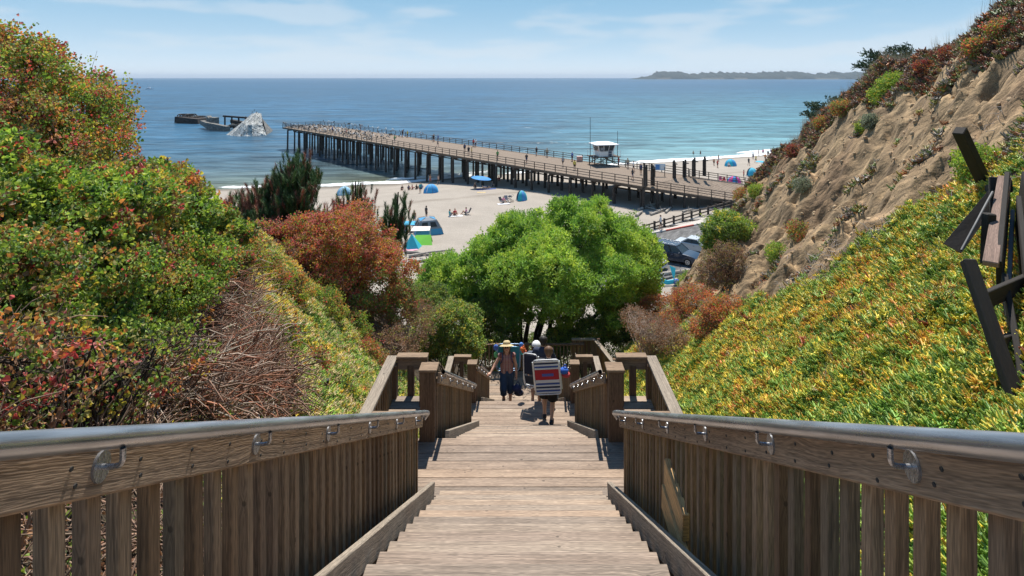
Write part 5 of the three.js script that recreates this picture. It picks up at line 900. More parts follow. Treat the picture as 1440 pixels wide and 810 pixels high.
{
  const skin = [.58, .36, .25];
  // man walking down with a striped chair on his back
  const stepY = (D) => Y2 - Math.max(0, Math.ceil((D - L2[1]) / TREAD)) * RISE;
  const pA = W3(.52, Y2, 12.85);
  bigPerson({ label: 'person in black shorts carrying a striped folding chair on their back down the stairs', pos: pA, turn: Math.PI - .1, skin, hair: [.13, .065, .03], shoe: [.015, .015, .018], shirt: [.05, .055, .07], shorts: [.012, .012, .014], hem: .50, flare: .105, leg: .6, wide: 1.06, sleeves: true, nod: .12,
    pose: { knR: [.11, .52, .13], anR: [.10, .10, .10], toeR: [.12, .05, .27], knL: [-.1, .49, .02], anL: [-.08, .12, -.14], toeL: [-.10, .035, .01], elL: [-.27, 1.15, .04], wrL: [-.17, 1.27, .2], elR: [.27, 1.15, .04], wrR: [.17, 1.27, .2], head: [0, 1.635, .03] }, handL: [[.5, .6, .3], [0, .2, -1], 1.1], handR: [[-.5, .6, .3], [0, .2, -1], 1.1] });
  const sA = strapped('folding_chair', 'folding beach chair with red, white and blue bands strapped on a back', pA.clone().add(V(.0, .74, .22)), -.1, .10, (t) => {
    const bl = [.05, .10, .32], wt = [.72, .73, .74], rd = [.45, .03, .04], dk = [.03, .04, .09];
    foldedChair(t, .56, .76, [[.03, .08, wt], [.08, .13, bl], [.13, .18, wt], [.18, .23, dk], [.23, .28, wt], [.28, .33, bl], [.33, .42, wt], [.42, .72, rd, 'red_band'], [.72, .77, wt], [.77, .82, bl], [.82, .87, wt], [.87, .92, dk], [.92, .97, wt]]);
    box(t, 'print', .02, .565 * .76, .0385, .26, .06, .004, plain(.10, .13, .42, .8), .001);
  });
  // second carrier, one step further down, with a navy chair
  const pB = W3(.43, stepY(13.75), 13.75);
  bigPerson({ label: 'person with dark hair carrying a navy folding chair ahead of the one in black shorts', pos: pB, turn: Math.PI, skin: [.50, .30, .20], hair: [.02, .014, .01], shoe: [.45, .3, .2], shirt: [.03, .04, .075], shorts: [.06, .055, .05], hem: .56, flare: .1, leg: .6, sleeves: true, pose: { elL: [-.28, 1.15, .04], wrL: [-.2, 1.25, .2], elR: [.28, 1.15, .04], wrR: [.2, 1.25, .2], knL: [-.1, .5, .1], anL: [-.1, .1, .05], toeL: [-.12, .04, .22] }, handL: [[.5, .6, .3], [0, .2, -1], 1.1], handR: [[-.5, .6, .3], [0, .2, -1], 1.1] });
  strapped('folding_chair', 'navy folding beach chair with white tube frame hanging beside the striped one', pB.clone().add(V(-.29, .63, .24)), -.35, .03, (t) => { const n = [.012, .018, .045]; foldedChair(t, .34, .74, [[.34, .96, n, 'navy_band'], [.05, .3, [.03, .035, .05]]]); mesh(t, 'foot_loop', tubeGeo([V(-.16, .2, .05), V(-.12, .02, .07), V(0, -.05, .08), V(.12, .02, .07), V(.16, .2, .05)], .013, 24, 8), tubeWhite); });
  // third, further down, white cap
  const pC = W3(.29, stepY(15.3), 15.3), C = bigPerson({ label: 'person in a white cap walking ahead of the two chair carriers', pos: pC, turn: Math.PI, skin: [.55, .34, .24], hair: [.05, .03, .02], shoe: [.1, .1, .1], shirt: [.10, .12, .16], shorts: [.12, .12, .13], hem: .5, sleeves: true, pose: {} });
  { const g = new THREE.SphereGeometry(.128, 20, 10, 0, 6.283, 0, 1.6); g.scale(1, 1.0, 1.1); g.translate(0, 1.665, -.015); const b = new THREE.CylinderGeometry(.085, .09, .012, 18); b.scale(1, 1, 1.1); b.translate(0, 1.665, .1); mesh(C, 'cap', merge([g, b]), plain(.8, .8, .79, .85)); }
  // woman coming up, straw hat, hand on the rail
  const pW = W3(-.50, stepY(15.2), 15.2), Wm = bigPerson({ label: 'person in a straw sun hat and plaid top climbing with hand on rail', pos: pW, turn: .08, skin: [.55, .31, .21], hair: [.10, .05, .025], shoe: [.12, .09, .07], long: true, shirt: [.28, .09, .08], shorts: [.025, .055, .11], hem: .37, flare: .085, below: .5, leg: .9, sleeve: .02, nod: -.38, look: -.12, wide: .97,
    shirtPaint: (x, y, z) => { const a = Math.abs(((x * 24) % 1 + 1) % 1 - .5) < .14, b = Math.abs(((y * 16) % 1 + 1) % 1 - .5) < .10; return a ? [.50, .42, .38] : b ? [.14, .045, .05] : null; }, shirtClip: (x, y, z) => .84 - y,
    pose: { knL: [-.1, .56, .16], anL: [-.09, .2, .06], toeL: [-.11, .2, .2], elL: [-.34, 1.19, .06], wrL: [-.46, 1.06, .22], elR: [.255, 1.13, .0], wrR: [.27, .90, .1], pelvis: [0, .95, 0] }, handL: [[-.7, -.1, .6], [0, -1, -.1], .6], handR: [[.05, -1, .15], [-1, 0, 0], 1.0] });
  { const prof = [[0, .115], [.05, .112], [.085, .095], [.1, .06], [.106, .02], [.12, .006], [.16, -.006], [.205, -.03], [.21, -.034], [.2, -.038], [.15, -.014], [.11, -.004], [.10, .0]].map(([x, y]) => new THREE.Vector2(x, y)); const g = new THREE.LatheGeometry(prof, 32); g.rotateX(-.36); g.translate(0, 1.705, -.035); mesh(Wm, 'sun_hat', g, wood(.85, .68, .38, .9, .002)); const b = new THREE.CylinderGeometry(.108, .108, .03, 24, 1, true); b.rotateX(-.36); b.translate(0, 1.73, -.045); mesh(Wm, 'hat_band', b, plain(.30, .2, .1, .9)); for (const s of [-1, 1]) { const l = new THREE.SphereGeometry(.02, 10, 8); l.scale(1.1, .8, .4); l.translate(s * .034 - .012, 1.682, .108); mesh(Wm, 'sunglass_lens', l, plain(.01, .01, .012, .2)); } for (const s of [-1, 1]) mesh(Wm, 'backpack_strap', tubeGeo([V(s * .12, 1.47, -.08), V(s * .125, 1.49, .02), V(s * .12, 1.40, .125), V(s * .16, 1.27, .11), V(s * .19, 1.2, .0)], .013, 20, 6), plain(.03, .05, .12, .85)); }
  strapped('folding_chair', 'teal and blue folding beach chair on the back of the straw hat wearer', pW.clone().add(V(.02, .82, -.24)), .1, -.05, (t) => { foldedChair(t, .60, .72, [[.1, .9, [.03, .25, .33], 'teal_band']], plain(.25, .4, .6, .35, { metalness: .2 })); for (const [x, y, c] of [[-.36, .62, [.08, .16, .5]], [.33, .68, [.10, .25, .62]], [.36, .5, [.05, .4, .4]], [-.34, .42, [.15, .5, .2]]]) { const g = new THREE.SphereGeometry(.065, 14, 10); g.scale(1, 1.25, .8); g.translate(x, y, .02); mesh(t, 'rolled_towel', g, plain(...c, .85)); } });
  // bags
  const bag = (label, p, cs, s) => { const t = thing('beach_bag', label, 'bag', p); cs.forEach((c, i) => { const g = new THREE.SphereGeometry(s, 18, 14), q = g.attributes.position; for (let k = 0; k < q.count; k++) { const v = V(q.getX(k), q.getY(k), q.getZ(k)), f = 1 + .16 * fbm(v.x * 14 + i, v.y * 14, v.z * 14, 2); q.setXYZ(k, v.x * f * 1.15, v.y * f * (i ? .7 : .9), v.z * f); } g.computeVertexNormals(); g.translate((i - .5) * s * .5, -i * s * 1.05, 0); mesh(t, i ? 'lower_pouch' : 'pouch', g, plain(...c, .8)); }); mesh(t, 'handle', tubeGeo([V(-s * .5, s * .6, 0), V(-s * .2, s * 1.5, 0), V(s * .2, s * 1.5, 0), V(s * .5, s * .6, 0)], .01, 16, 6), plain(...cs[0], .8)); };
  bag('blue and red beach bag slung beside the striped folding chair', pA.clone().add(V(.36, 1.24, .2)), [[.03, .12, .5], [.45, .05, .06]], .085);
  bag('small orange bag hanging beyond the navy folding chair', pB.clone().add(V(-.48, 1.22, -.3)), [[.7, .16, .03], [.5, .1, .04]], .06);
  bag('dark blue bag carried low in a hand by the straw hat wearer', pW.clone().add(V(.30, .52, .12)), [[.02, .03, .09], [.03, .03, .05]], .11);
}
console.log('people');

// ---------------------------------------------------------------- parking strip, walk and fence at the back of the beach
const LOT = 3.66;
{
  const K = (t, n = 0) => [14.7 + .85 * t + .525 * n, 66.7 + .525 * t - .85 * n];           // along the kerb, towards the viewer
  const sheet = (name, pts, y0, y1, mat, label, cat) => { const g = [...pts.map(([x, D]) => W3(x, y1, D)), ...pts.map(([x, D]) => W3(x, y0, D))], n = pts.length, f = [pts.map((_, i) => i)]; for (let i = 0; i < n; i++) f.push([i, i + n, (i + 1) % n + n, (i + 1) % n]); const m = mesh(scene, name, poly(g, f, .4), mat); m.material.side = THREE.DoubleSide; return tag(m, label, cat, null, 'structure'); };
  const asph = new THREE.MeshStandardMaterial({ color: new THREE.Color().setRGB(.36, .36, .365), map: grainNoise, roughness: .95 });
  sheet('parking_road', [K(-22, .16), K(34, .16), K(34, 11.5), K(-22, 11.5)], LOT - .8, LOT, asph, 'sun-bleached grey asphalt of the beach parking road', 'road');
  sheet('sidewalk', [K(-22, 0), K(34, 0), [45, 91], [8, 61.5], [-6, 50]], LOT - .8, LOT + .11, new THREE.MeshStandardMaterial({ color: new THREE.Color().setRGB(.60, .55, .49), map: fineNoise, roughness: .95 }), 'pale concrete walk between fence and road', 'pavement');
  const kerbs = thing('kerb', 'concrete kerb of the walk with red painted lengths', 'kerb', W3(K(0)[0], LOT, K(0)[1]), null, 'structure');
  for (let i = -8; i < 14; i++) { const a = K(i * 2.4), b = K(i * 2.4 + 2.38), red = (i >= -3 && i <= -1) || i === 1 || i === 2 || (i >= 6 && i < 9); beam(kerbs, 'kerb_stone', W3(a[0], LOT + .06, a[1]).sub(kerbs.position), W3(b[0], LOT + .06, b[1]).sub(kerbs.position), .2, .18, red ? plain(.48, .10, .07, .8) : plain(.52, .49, .45, .9), .02); }
  for (const [i, t] of [[0, 9.5], [1, 11.4]]) { const a = K(t, 1.6), b = K(t, 3.4); tag(beam(scene, 'road_marking', W3(a[0], LOT + .008, a[1]), W3(b[0], LOT + .008, b[1]), .5, .008, plain(.75, .74, .72, .85), .001), i ? 'white painted letter stroke on the road beyond the first' : 'white painted letter stroke on the road beside the kerb', 'road marking', null, 'structure'); scene.children[scene.children.length - 1].name = numbered('road_marking'); }
  // fence of squat posts with two rails
  const f0 = [8.0, 61.7], f1 = [38, 88.3], n = 20, o = W3(f0[0], LOT, f0[1]), F1 = thing('post_and_rail_fence', 'low wooden post and rail fence between the walk and the beach', 'fence', o), q = (t, y) => W3(lerp(f0[0], f1[0], t), LOT + y, lerp(f0[1], f1[1], t)).sub(o);
  for (let i = 0; i <= n; i++) { const p = q(i / n, .52); box(F1, 'post', p.x, p.y, p.z, .24, 1.15, .24, M.pile, .02); if (i < n) for (const y of [.42, .88]) beam(F1, 'rail', q(i / n + .004, y), q((i + 1) / n - .004, y), .09, .16, M.pierWood, .01); }
}
// ---------------------------------------------------------------- cars
function car(name, label, L, Wd, H, color, pos, turn, suv) {
  const t = thing(name, label, 'car', pos); t.rotation.y = turn;
  const paint = new THREE.MeshPhysicalMaterial({ color: new THREE.Color().setRGB(...color), roughness: .28, clearcoat: 1, clearcoatRoughness: .05, metalness: .2 }), glass = new THREE.MeshPhysicalMaterial({ color: new THREE.Color().setRGB(.025, .035, .04), roughness: .05 }), black = plain(.015, .015, .016, .7), chrome = plain(.6, .6, .62, .25, { metalness: .9 });
  const h = L / 2, belt = suv ? 1.06 : .92, fr = h - .9, rr = -h + .92, R = .37;
  const s = new THREE.Shape(); s.moveTo(-h + .05, .32); s.lineTo(-h, .55); s.lineTo(-h + .03, belt - .1); s.quadraticCurveTo(-h + .05, belt + .02, -h + .2, belt + .02); s.lineTo(h - 1.45, belt); s.quadraticCurveTo(h - .5, belt - .05, h - .12, belt - .26); s.quadraticCurveTo(h, belt - .35, h, .55); s.lineTo(h - .04, .28);
  s.lineTo(fr + R + .07, .28); s.absarc(fr, .33, R + .06, 0, Math.PI, false); s.lineTo(rr + R + .07, .28); s.absarc(rr, .33, R + .06, 0, Math.PI, false); s.lineTo(-h + .05, .32);
  const bev = .09, bg = new THREE.ExtrudeGeometry(s, { depth: Wd - 2 * bev, bevelEnabled: true, bevelThickness: bev, bevelSize: .05, bevelSegments: 3, steps: 1, curveSegments: 10 }); bg.translate(0, 0, -Wd / 2 + bev);
  mesh(t, 'body', bg, paint);
  const x0 = suv ? -h + .12 : -h + .75, x1 = h - 1.35, r0 = suv ? -h + .42 : -h + 1.5, r1 = suv ? h - 2.15 : h - 2.2, wb = Wd / 2 - .06, wt = Wd / 2 - .24;
  const P = [V(x0, belt - .02, wb), V(x1, belt - .02, wb), V(r1, H - .05, wt), V(r0, H - .05, wt), V(x0, belt - .02, -wb), V(x1, belt - .02, -wb), V(r1, H - .05, -wt), V(r0, H - .05, -wt)];
  const pane = (name, ids) => mesh(t, name, poly(ids.map((i) => P[i]), [[0, 1, 2, 3]], .5), glass); pane('side_window', [0, 1, 2, 3]); pane('side_window', [5, 4, 7, 6]); pane('windscreen', [1, 5, 6, 2]); pane('rear_window', [4, 0, 3, 7]);
  const rg = new THREE.Shape(); rg.moveTo(r0 - .06, -wt - .02); rg.lineTo(r1 + .04, -wt - .02); rg.lineTo(r1 + .08, 0); rg.lineTo(r1 + .04, wt + .02); rg.lineTo(r0 - .06, wt + .02); const roof = new THREE.ExtrudeGeometry(rg, { depth: .03, bevelEnabled: true, bevelThickness: .04, bevelSize: .05, bevelSegments: 3 }); roof.rotateX(-Math.PI / 2); roof.translate(0, H - .07, 0); mesh(t, 'roof', roof, paint);
  for (const sd of [0, 4]) { beam(t, 'pillar', P[sd], P[sd + 3], .1, .12, paint, .02); beam(t, 'pillar', P[sd + 1], P[sd + 2], .08, .08, paint, .02); const m = (k) => [P[sd].clone().lerp(P[sd + 1], k), P[sd + 3].clone().lerp(P[sd + 2], k)]; for (const k of suv ? [.34, .64] : [.48]) beam(t, 'pillar', ...m(k), .07, .09, black, .01); }
  const wg = new THREE.CylinderGeometry(R, R, .22, 24); wg.rotateX(Math.PI / 2); const rim = new THREE.CylinderGeometry(R * .64, R * .6, .23, 20); rim.rotateX(Math.PI / 2);
  for (const x of [fr, rr]) for (const z of [-1, 1]) { const w = mesh(t, 'wheel', wg, black); w.position.set(x, R, z * (Wd / 2 - .13)); mesh(w, 'rim', rim, chrome); for (let k = 0; k < 5; k++) { const sp = box(w, 'spoke_gap', Math.cos(k * 1.257) * R * .36, Math.sin(k * 1.257) * R * .36, z * .116, .06, .12, .01, black, .002); sp.rotation.z = k * 1.257 - 1.57; } }
  for (const z of [-1, 1]) { const g = new THREE.SphereGeometry(.15, 14, 10); g.scale(.6, .6, 1.5); g.translate(h - .13, belt - .33, z * (Wd / 2 - .3)); mesh(t, 'headlight', g, plain(.7, .72, .74, .15)); const m = new THREE.SphereGeometry(.11, 12, 8); m.scale(.7, .8, 1.1); m.translate(x1 - .35, belt + .08, z * (Wd / 2 + .08)); mesh(t, 'mirror', m, paint); const tl = boardGeo(.06, .26, .2, .02); tl.translate(-h - .03, belt - .2, z * (Wd / 2 - .18)); mesh(t, 'tail_light', tl, plain(.4, .02, .02, .3)); mesh(t, 'door_handle', boardGeo(.18, .03, .04, .008).translate(-.1, belt - .16, z * (Wd / 2 + .02)), chrome); }
  box(t, 'grille', h + .035, .62, 0, .05, .26, .95, black, .01); box(t, 'emblem', h + .065, .66, 0, .02, .09, .14, chrome, .004); box(t, 'bumper', h + .02, .38, 0, .1, .16, Wd - .3, suv ? black : paint, .03);
  if (suv) for (const z of [-1, 1]) mesh(t, 'roof_rack', stick(V(r0 + .1, H + .05, z * (wt - .05)), V(r1 - .1, H + .05, z * (wt - .05)), .025, .025, 6), chrome);
  return t;
}
{
  const turn = -.62, P = (u, v) => onLevel(u, v, LOT);
  car('parked_suv', 'dark blue sport utility car parked nose out beside the broad tree', 4.75, 1.92, 1.76, [.018, .032, .06], P(951, 367), turn, true);
  car('parked_sedan', 'silver white sedan parked behind the dark blue car', 4.6, 1.82, 1.45, [.62, .64, .65], P(981, 353.5), turn, false);
  car('parked_hatchback', 'dark red car parked behind the bluff nose beyond the white sedan', 4.3, 1.8, 1.5, [.28, .015, .03], P(1019, 342), turn, false);
  car('parked_sedan', 'pale car mostly hidden by leaves beside the dark blue car', 4.5, 1.8, 1.45, [.6, .6, .6], P(903, 374), turn, false);
  // log edging in front of the cars
  for (const [i, [u0, v0, u1, v1]] of [[925, 388, 962, 383], [964, 383, 1004, 379]].entries()) { const a = P(u0, v0).add(V(0, .12, 0)), b = P(u1, v1).add(V(0, .12, 0)), t = thing('parking_log', i ? 'weathered log edging in front of the white sedan' : 'weathered log edging in front of the dark blue car', 'log', a); mesh(t, 'log', stick(V(0, 0, 0), b.clone().sub(a), .2, .17, 10), M.driftwood); for (const k of [.15, .85]) { const p = b.clone().sub(a).multiplyScalar(k); mesh(t, 'stake', stick(p.clone().add(V(0, -.4, .05)), p.clone().add(V(0, .2, .05)), .05, .05, 6), M.pile); } }
}
// cyan sun shelter below the cars
{
  const p = onLevel(940, 401, SAND), t = thing('sun_shelter', 'bright cyan pop-up sun shelter half folded below the parked cars', 'shelter', p), m = plain(.03, .50, .68, .7, { side: THREE.DoubleSide });
  const arc = (pts, w) => { const g = tubeGeo(pts, w, 26, 8); g.scale(1, 1, .35); return g; };
  mesh(t, 'canopy', arc([V(-.9, 1.5, 0), V(-1.15, .9, .1), V(-.75, .42, .2), V(-.1, .26, .2), V(.5, .34, .1)], .2), m);
  mesh(t, 'fin', poly([V(.1, 1.75, .0), V(.62, 1.55, .1), V(.5, .3, .1), V(.1, 1.75, -.03), V(.62, 1.55, .07), V(.5, .3, .07)], [[0, 2, 1], [3, 4, 5], [0, 1, 4, 3], [1, 2, 5, 4], [2, 0, 3, 5]], 1), m);
  mesh(t, 'pole', stick(V(-.85, .2, 0), V(-.2, 1.2, 0), .025, .02, 6), plain(.5, .5, .52, .4)); const b = new THREE.SphereGeometry(.3, 14, 10); b.scale(1.2, .9, 1); b.translate(.75, .28, 0); mesh(t, 'storage_sack', b, plain(.02, .07, .42, .8));
}
// ---------------------------------------------------------------- tents, shades and umbrellas on the sand
const sandAt = (u, v) => { let p = onLevel(u, v, SAND); for (let i = 0; i < 6; i++) p = onLevel(u, v, beachY(p.x, -p.z)); return p; };
function dome(label, p, w, h, colors, turn, open = true) { // beach dome: ribs of cloth panels, open on one side
  const t = thing('beach_dome', label, 'tent', p); t.rotation.y = turn; const n = 8;
  for (let i = 0; i < n; i++) { if (open && i > 5) continue; const g = new THREE.SphereGeometry(1, 4, 10, i / n * 6.283 + .02, 6.283 / n - .04, 0, 1.57); g.scale(w / 2, h, w / 2 * .85); mesh(t, 'panel', g, plain(...colors[i % colors.length], .75, { side: THREE.DoubleSide })); }
  for (let i = 0; i < n; i += 2) { const a = i / n * 6.283, pts = []; for (let k = 0; k <= 6; k++) { const e = k / 6 * 1.5708; pts.push(V(-Math.cos(a) * Math.cos(e) * w / 2, Math.sin(e) * h, Math.sin(a) * Math.cos(e) * w / 2 * .85)); } mesh(t, 'pole', tubeGeo(pts, .025, 12, 5), plain(.1, .1, .12, .6)); }
  if (open) { const g = new THREE.CircleGeometry(w * .42, 18); g.rotateX(-1.5708); g.translate(0, .05, 0); mesh(t, 'floor', g, plain(.12, .14, .2, .9)); } return t;
}
function umbrella(label, p, w, h, color, tilt, turn) {
  const t = thing('beach_umbrella', label, 'umbrella', p); t.rotation.y = turn; const top = V(Math.sin(tilt) * h, Math.cos(tilt) * h, 0); mesh(t, 'pole', stick(V(0, -.2, 0), top, .022, .018, 6), plain(.7, .7, .7, .4));
  const n = 8; for (let i = 0; i < n; i++) { const g = new THREE.SphereGeometry(1, 3, 6, i / n * 6.283, 6.283 / n - .01, 0, 1.15); g.scale(w / 1.83, h * .24, w / 1.83); g.translate(0, -.24 * h, 0); g.rotateZ(-tilt); g.translate(top.x, top.y, top.z); mesh(t, 'panel', g, plain(...(i % 2 ? color : color.map((c) => c * .85)), .75, { side: THREE.DoubleSide })); }
  return t;
}
function towel(label, p, c, turn, l = 1.8, w = .9) { const m = mesh(scene, 'beach_towel', (() => { const g = new THREE.PlaneGeometry(l, w, 14, 8); g.rotateX(-1.5708); const q = g.attributes.position; for (let i = 0; i < q.count; i++) q.setY(i, .05 + .03 * fbm(q.getX(i) * 3, q.getZ(i) * 3, p.x, 2)); g.computeVertexNormals(); return g; })(), plain(...c, .9, { side: THREE.DoubleSide })); m.position.copy(p); m.rotation.y = turn; return tag(m, label, 'towel'); }
function beachChair(label, p, c, turn) { const t = thing('beach_chair', label, 'beach chair', p); t.rotation.y = turn; const m = plain(...c, .85), f = plain(.6, .6, .62, .35, { metalness: .5 }); const a = box(t, 'seat', 0, .26, .05, .52, .03, .5, m, .008); a.rotation.x = .12; const b = box(t, 'backrest', 0, .58, -.38, .52, .72, .03, m, .008); b.rotation.x = -.5; for (const s of [-1, 1]) { mesh(t, 'leg', stick(V(s * .27, 0, .28), V(s * .27, .42, -.2), .014, .014, 6), f); mesh(t, 'leg', stick(V(s * .27, 0, -.25), V(s * .27, .44, .2), .014, .014, 6), f); box(t, 'armrest', s * .29, .45, 0, .05, .02, .45, f, .005); } return t; }
{ // cabin tent: blue skirt, grey top, windows
  const p = sandAt(601, 327), t = thing('cabin_tent', 'large blue and grey cabin tent with mesh windows on the sand', 'tent', p); t.rotation.y = .35;
  const ring = (w, d, y) => [V(-w, y, d), V(w, y, d), V(w, y, -d), V(-w, y, -d)], A = ring(1.65, 1.45, .03), B = ring(1.45, 1.3, .72), C = ring(.95, .85, 1.62), D = ring(.25, .25, 1.86), f = [[0, 1, 5, 4], [1, 2, 6, 5], [2, 3, 7, 6], [3, 0, 4, 7]], blue = plain(.05, .27, .50, .75), grey = plain(.20, .22, .25, .8), mesh_ = plain(.03, .035, .04, .9);
  f.forEach((q, i) => { mesh(t, 'skirt_panel', poly([...A, ...B], [q], .5), blue); mesh(t, 'wall_panel', poly([...B, ...C], [q], .5), grey); mesh(t, 'roof_panel', poly([...C, ...D], [q], .5), i % 2 ? blue : grey); }); mesh(t, 'roof_vent', poly(D, [[0, 1, 2, 3]], .5), grey);
  const win = (a, b, c, d, off) => { const m = (i, j, u, v) => B[i].clone().lerp(B[j], u).lerp(C[i].clone().lerp(C[j], u), v).add(off); return poly([m(a, b, c, .22), m(a, b, d, .22), m(a, b, d, .8), m(a, b, c, .8)], [[0, 1, 2, 3]], .5); };
  for (const [i, j, o] of [[0, 1, V(0, .012, .02)], [1, 2, V(.02, .012, 0)], [2, 3, V(0, .012, -.02)], [3, 0, V(-.02, .012, 0)]]) { mesh(t, 'window', win(i, j, .14, .44, o), mesh_); mesh(t, 'window', win(i, j, .58, .86, o), mesh_); }
  for (let i = 0; i < 4; i++) mesh(t, 'pole', tubeGeo([A[i].clone().multiplyScalar(1.01), B[i].clone().multiplyScalar(1.015), C[i].clone().multiplyScalar(1.02), D[i].clone().multiplyScalar(1.02)], .02, 12, 5), plain(.08, .08, .09, .6));
}
{ // pup tent and tarps
  const p = sandAt(579, 348), t = thing('pup_tent', 'small teal pointed tent beside the round red shrub', 'tent', p), m = plain(.02, .36, .46, .75, { side: THREE.DoubleSide }), a = V(0, 1.5, 0), b = [V(-.85, 0, .5), V(-.2, 0, 1.0), V(.9, 0, .7), V(1.0, 0, -.6), V(-.8, 0, -.7)]; for (let i = 0; i < 5; i++) mesh(t, 'panel', poly([b[i], b[(i + 1) % 5], a], [[0, 1, 2]], .6), m);
  const g = thing('green_tarp', 'lime green low sun tarp on the sand by the teal tent', 'tarp', sandAt(594, 343)), gp = [V(-1.1, .0, .5), V(1.2, 0, .55), V(.9, .95, -.3), V(-.8, .9, -.35), V(-.9, 0, -1), V(1, 0, -1)]; mesh(g, 'front_panel', poly(gp, [[0, 1, 2, 3]], .5), plain(.22, .62, .06, .75, { side: THREE.DoubleSide })); mesh(g, 'rear_panel', poly(gp, [[3, 2, 5, 4]], .5), plain(.2, .55, .06, .75, { side: THREE.DoubleSide })); for (const i of [2, 3]) mesh(g, 'pole', stick(V(gp[i].x, 0, gp[i].z), gp[i], .02, .02, 5), plain(.6, .6, .6, .4));
  const c = thing('white_canopy', 'faded pinkish white canopy between the cabin tent and the green tarp', 'tarp', sandAt(592, 335)), cp = [V(-1.1, 1.0, .6), V(1.1, 1.05, .6), V(1.0, 1.2, -.7), V(-1.0, 1.2, -.7)]; mesh(c, 'cloth', poly([...cp, ...cp.map((v) => v.clone().add(V(0, -.03, 0)))], [[0, 1, 2, 3], [4, 7, 6, 5], [0, 4, 5, 1], [1, 5, 6, 2], [2, 6, 7, 3], [3, 7, 4, 0]], .5), plain(.72, .62, .58, .85)); for (const v of cp) mesh(c, 'pole', stick(V(v.x, -.2, v.z), v, .02, .02, 5), plain(.6, .6, .6, .4));
  const u = thing('blue_canopy', 'low blue shade cloth against the side of the cabin tent', 'tarp', sandAt(577, 325)), up = [V(-1, .85, .5), V(1, .9, .5), V(.9, 1.1, -.5), V(-.9, 1.1, -.5)]; mesh(u, 'cloth', poly([...up, ...up.map((v) => v.clone().add(V(0, -.03, 0)))], [[0, 1, 2, 3], [4, 7, 6, 5], [0, 4, 5, 1], [1, 5, 6, 2], [2, 6, 7, 3], [3, 7, 4, 0]], .5), plain(.05, .38, .6, .8)); for (const v of up) mesh(u, 'pole', stick(V(v.x, -.2, v.z), v, .02, .02, 5), plain(.6, .6, .6, .4));
}
dome('blue beach dome open on one side near the surf', sandAt(606, 271), 2.6, 1.5, [[.04, .28, .62], [.05, .36, .68]], .4);
dome('teal and blue half dome shade standing open on the sand', sandAt(733, 281.5), 2.1, 1.5, [[.03, .42, .5], [.06, .28, .6]], 1.0);
dome('blue dome on the far beach beyond the pier ramp', sandAt(1027, 233.5), 2.9, 1.6, [[.03, .40, .62], [.03, .48, .62], [.05, .3, .6]], .2);
dome('pink and blue dome on the far beach beside the ramp', sandAt(1032, 258), 2.6, 1.35, [[.6, .05, .28], [.03, .22, .55]], .3, false);
dome('cyan dome on the far beach against the bluff edge', sandAt(1057, 247.5), 2.6, 1.6, [[.04, .42, .6], [.06, .5, .66]], .6);
umbrella('wide blue beach umbrella shading people on the sand', sandAt(675, 265), 3.6, 2.1, [.03, .25, .62], .12, 0);
umbrella('cyan umbrella beyond the far dome at the bluff edge', sandAt(1070, 240), 2.4, 2.0, [.04, .4, .6], .1, .4);
dome('pale blue dome half hidden by the little pine sprig', sandAt(484, 274), 2.6, 1.5, [[.25, .5, .68], [.35, .58, .7]], .5);
towel('white towel spread by the family group on open sand', sandAt(641, 304), [.7, .7, .7], .2); towel('dark blue blanket under the wide blue umbrella', sandAt(684, 266.5), [.04, .07, .2], .1, 3.4, 1.8); towel('pale towel beside the stroller group', sandAt(708, 287), [.6, .6, .62], .3); towel('pink towel beside the teal tent', sandAt(575, 352), [.7, .3, .4], .5); towel('yellow towel in the sand below the blue umbrella', sandAt(677, 271), [.55, .42, .22], .1, 1.4, .7);
beachChair('dark lounge chair at the end of the family group', sandAt(657, 302), [.03, .03, .04], -1.2); beachChair('dark folding chair with people by the teal half dome', sandAt(706, 286), [.05, .05, .06], .8); beachChair('grey folding chair beside the dark one near the half dome', sandAt(712, 284), [.3, .3, .32], .2); beachChair('red folding chair beside the pink and blue dome', sandAt(1020, 257), [.5, .06, .08], .2); beachChair('pink folding chair left of the pink and blue dome toward the ramp', sandAt(1013, 256), [.6, .15, .25], -.3); beachChair('blue folding chair behind the cabin tent group', sandAt(571, 327), [.05, .15, .4], .6);
{ // stroller frame
  const t = thing('stroller', 'dark baby stroller with raised handle near the teal half dome', 'stroller', sandAt(717, 284)), f = plain(.12, .12, .13, .5); t.rotation.y = .5; for (const s of [-1, 1]) { mesh(t, 'frame', tubeGeo([V(-.5, .15, s * .25), V(0, .6, s * .25), V(.55, 1.05, s * .25)], .02, 12, 5), f); for (const x of [-.5, .35]) { const w = new THREE.TorusGeometry(.14, .03, 6, 16); w.translate(x, .17, s * .27); mesh(t, 'wheel', w, M.dark); } } mesh(t, 'handle', stick(V(.55, 1.05, -.25), V(.55, 1.05, .25), .02, .02, 6), f); box(t, 'seat', -.05, .5, 0, .45, .06, .44, plain(.3, .12, .12, .85)).rotation.z = -.4; const h = new THREE.SphereGeometry(.32, 14, 8, 0, 6.283, 0, 1.4); h.translate(.0, .72, 0); mesh(t, 'hood', h, plain(.1, .1, .11, .85));
}
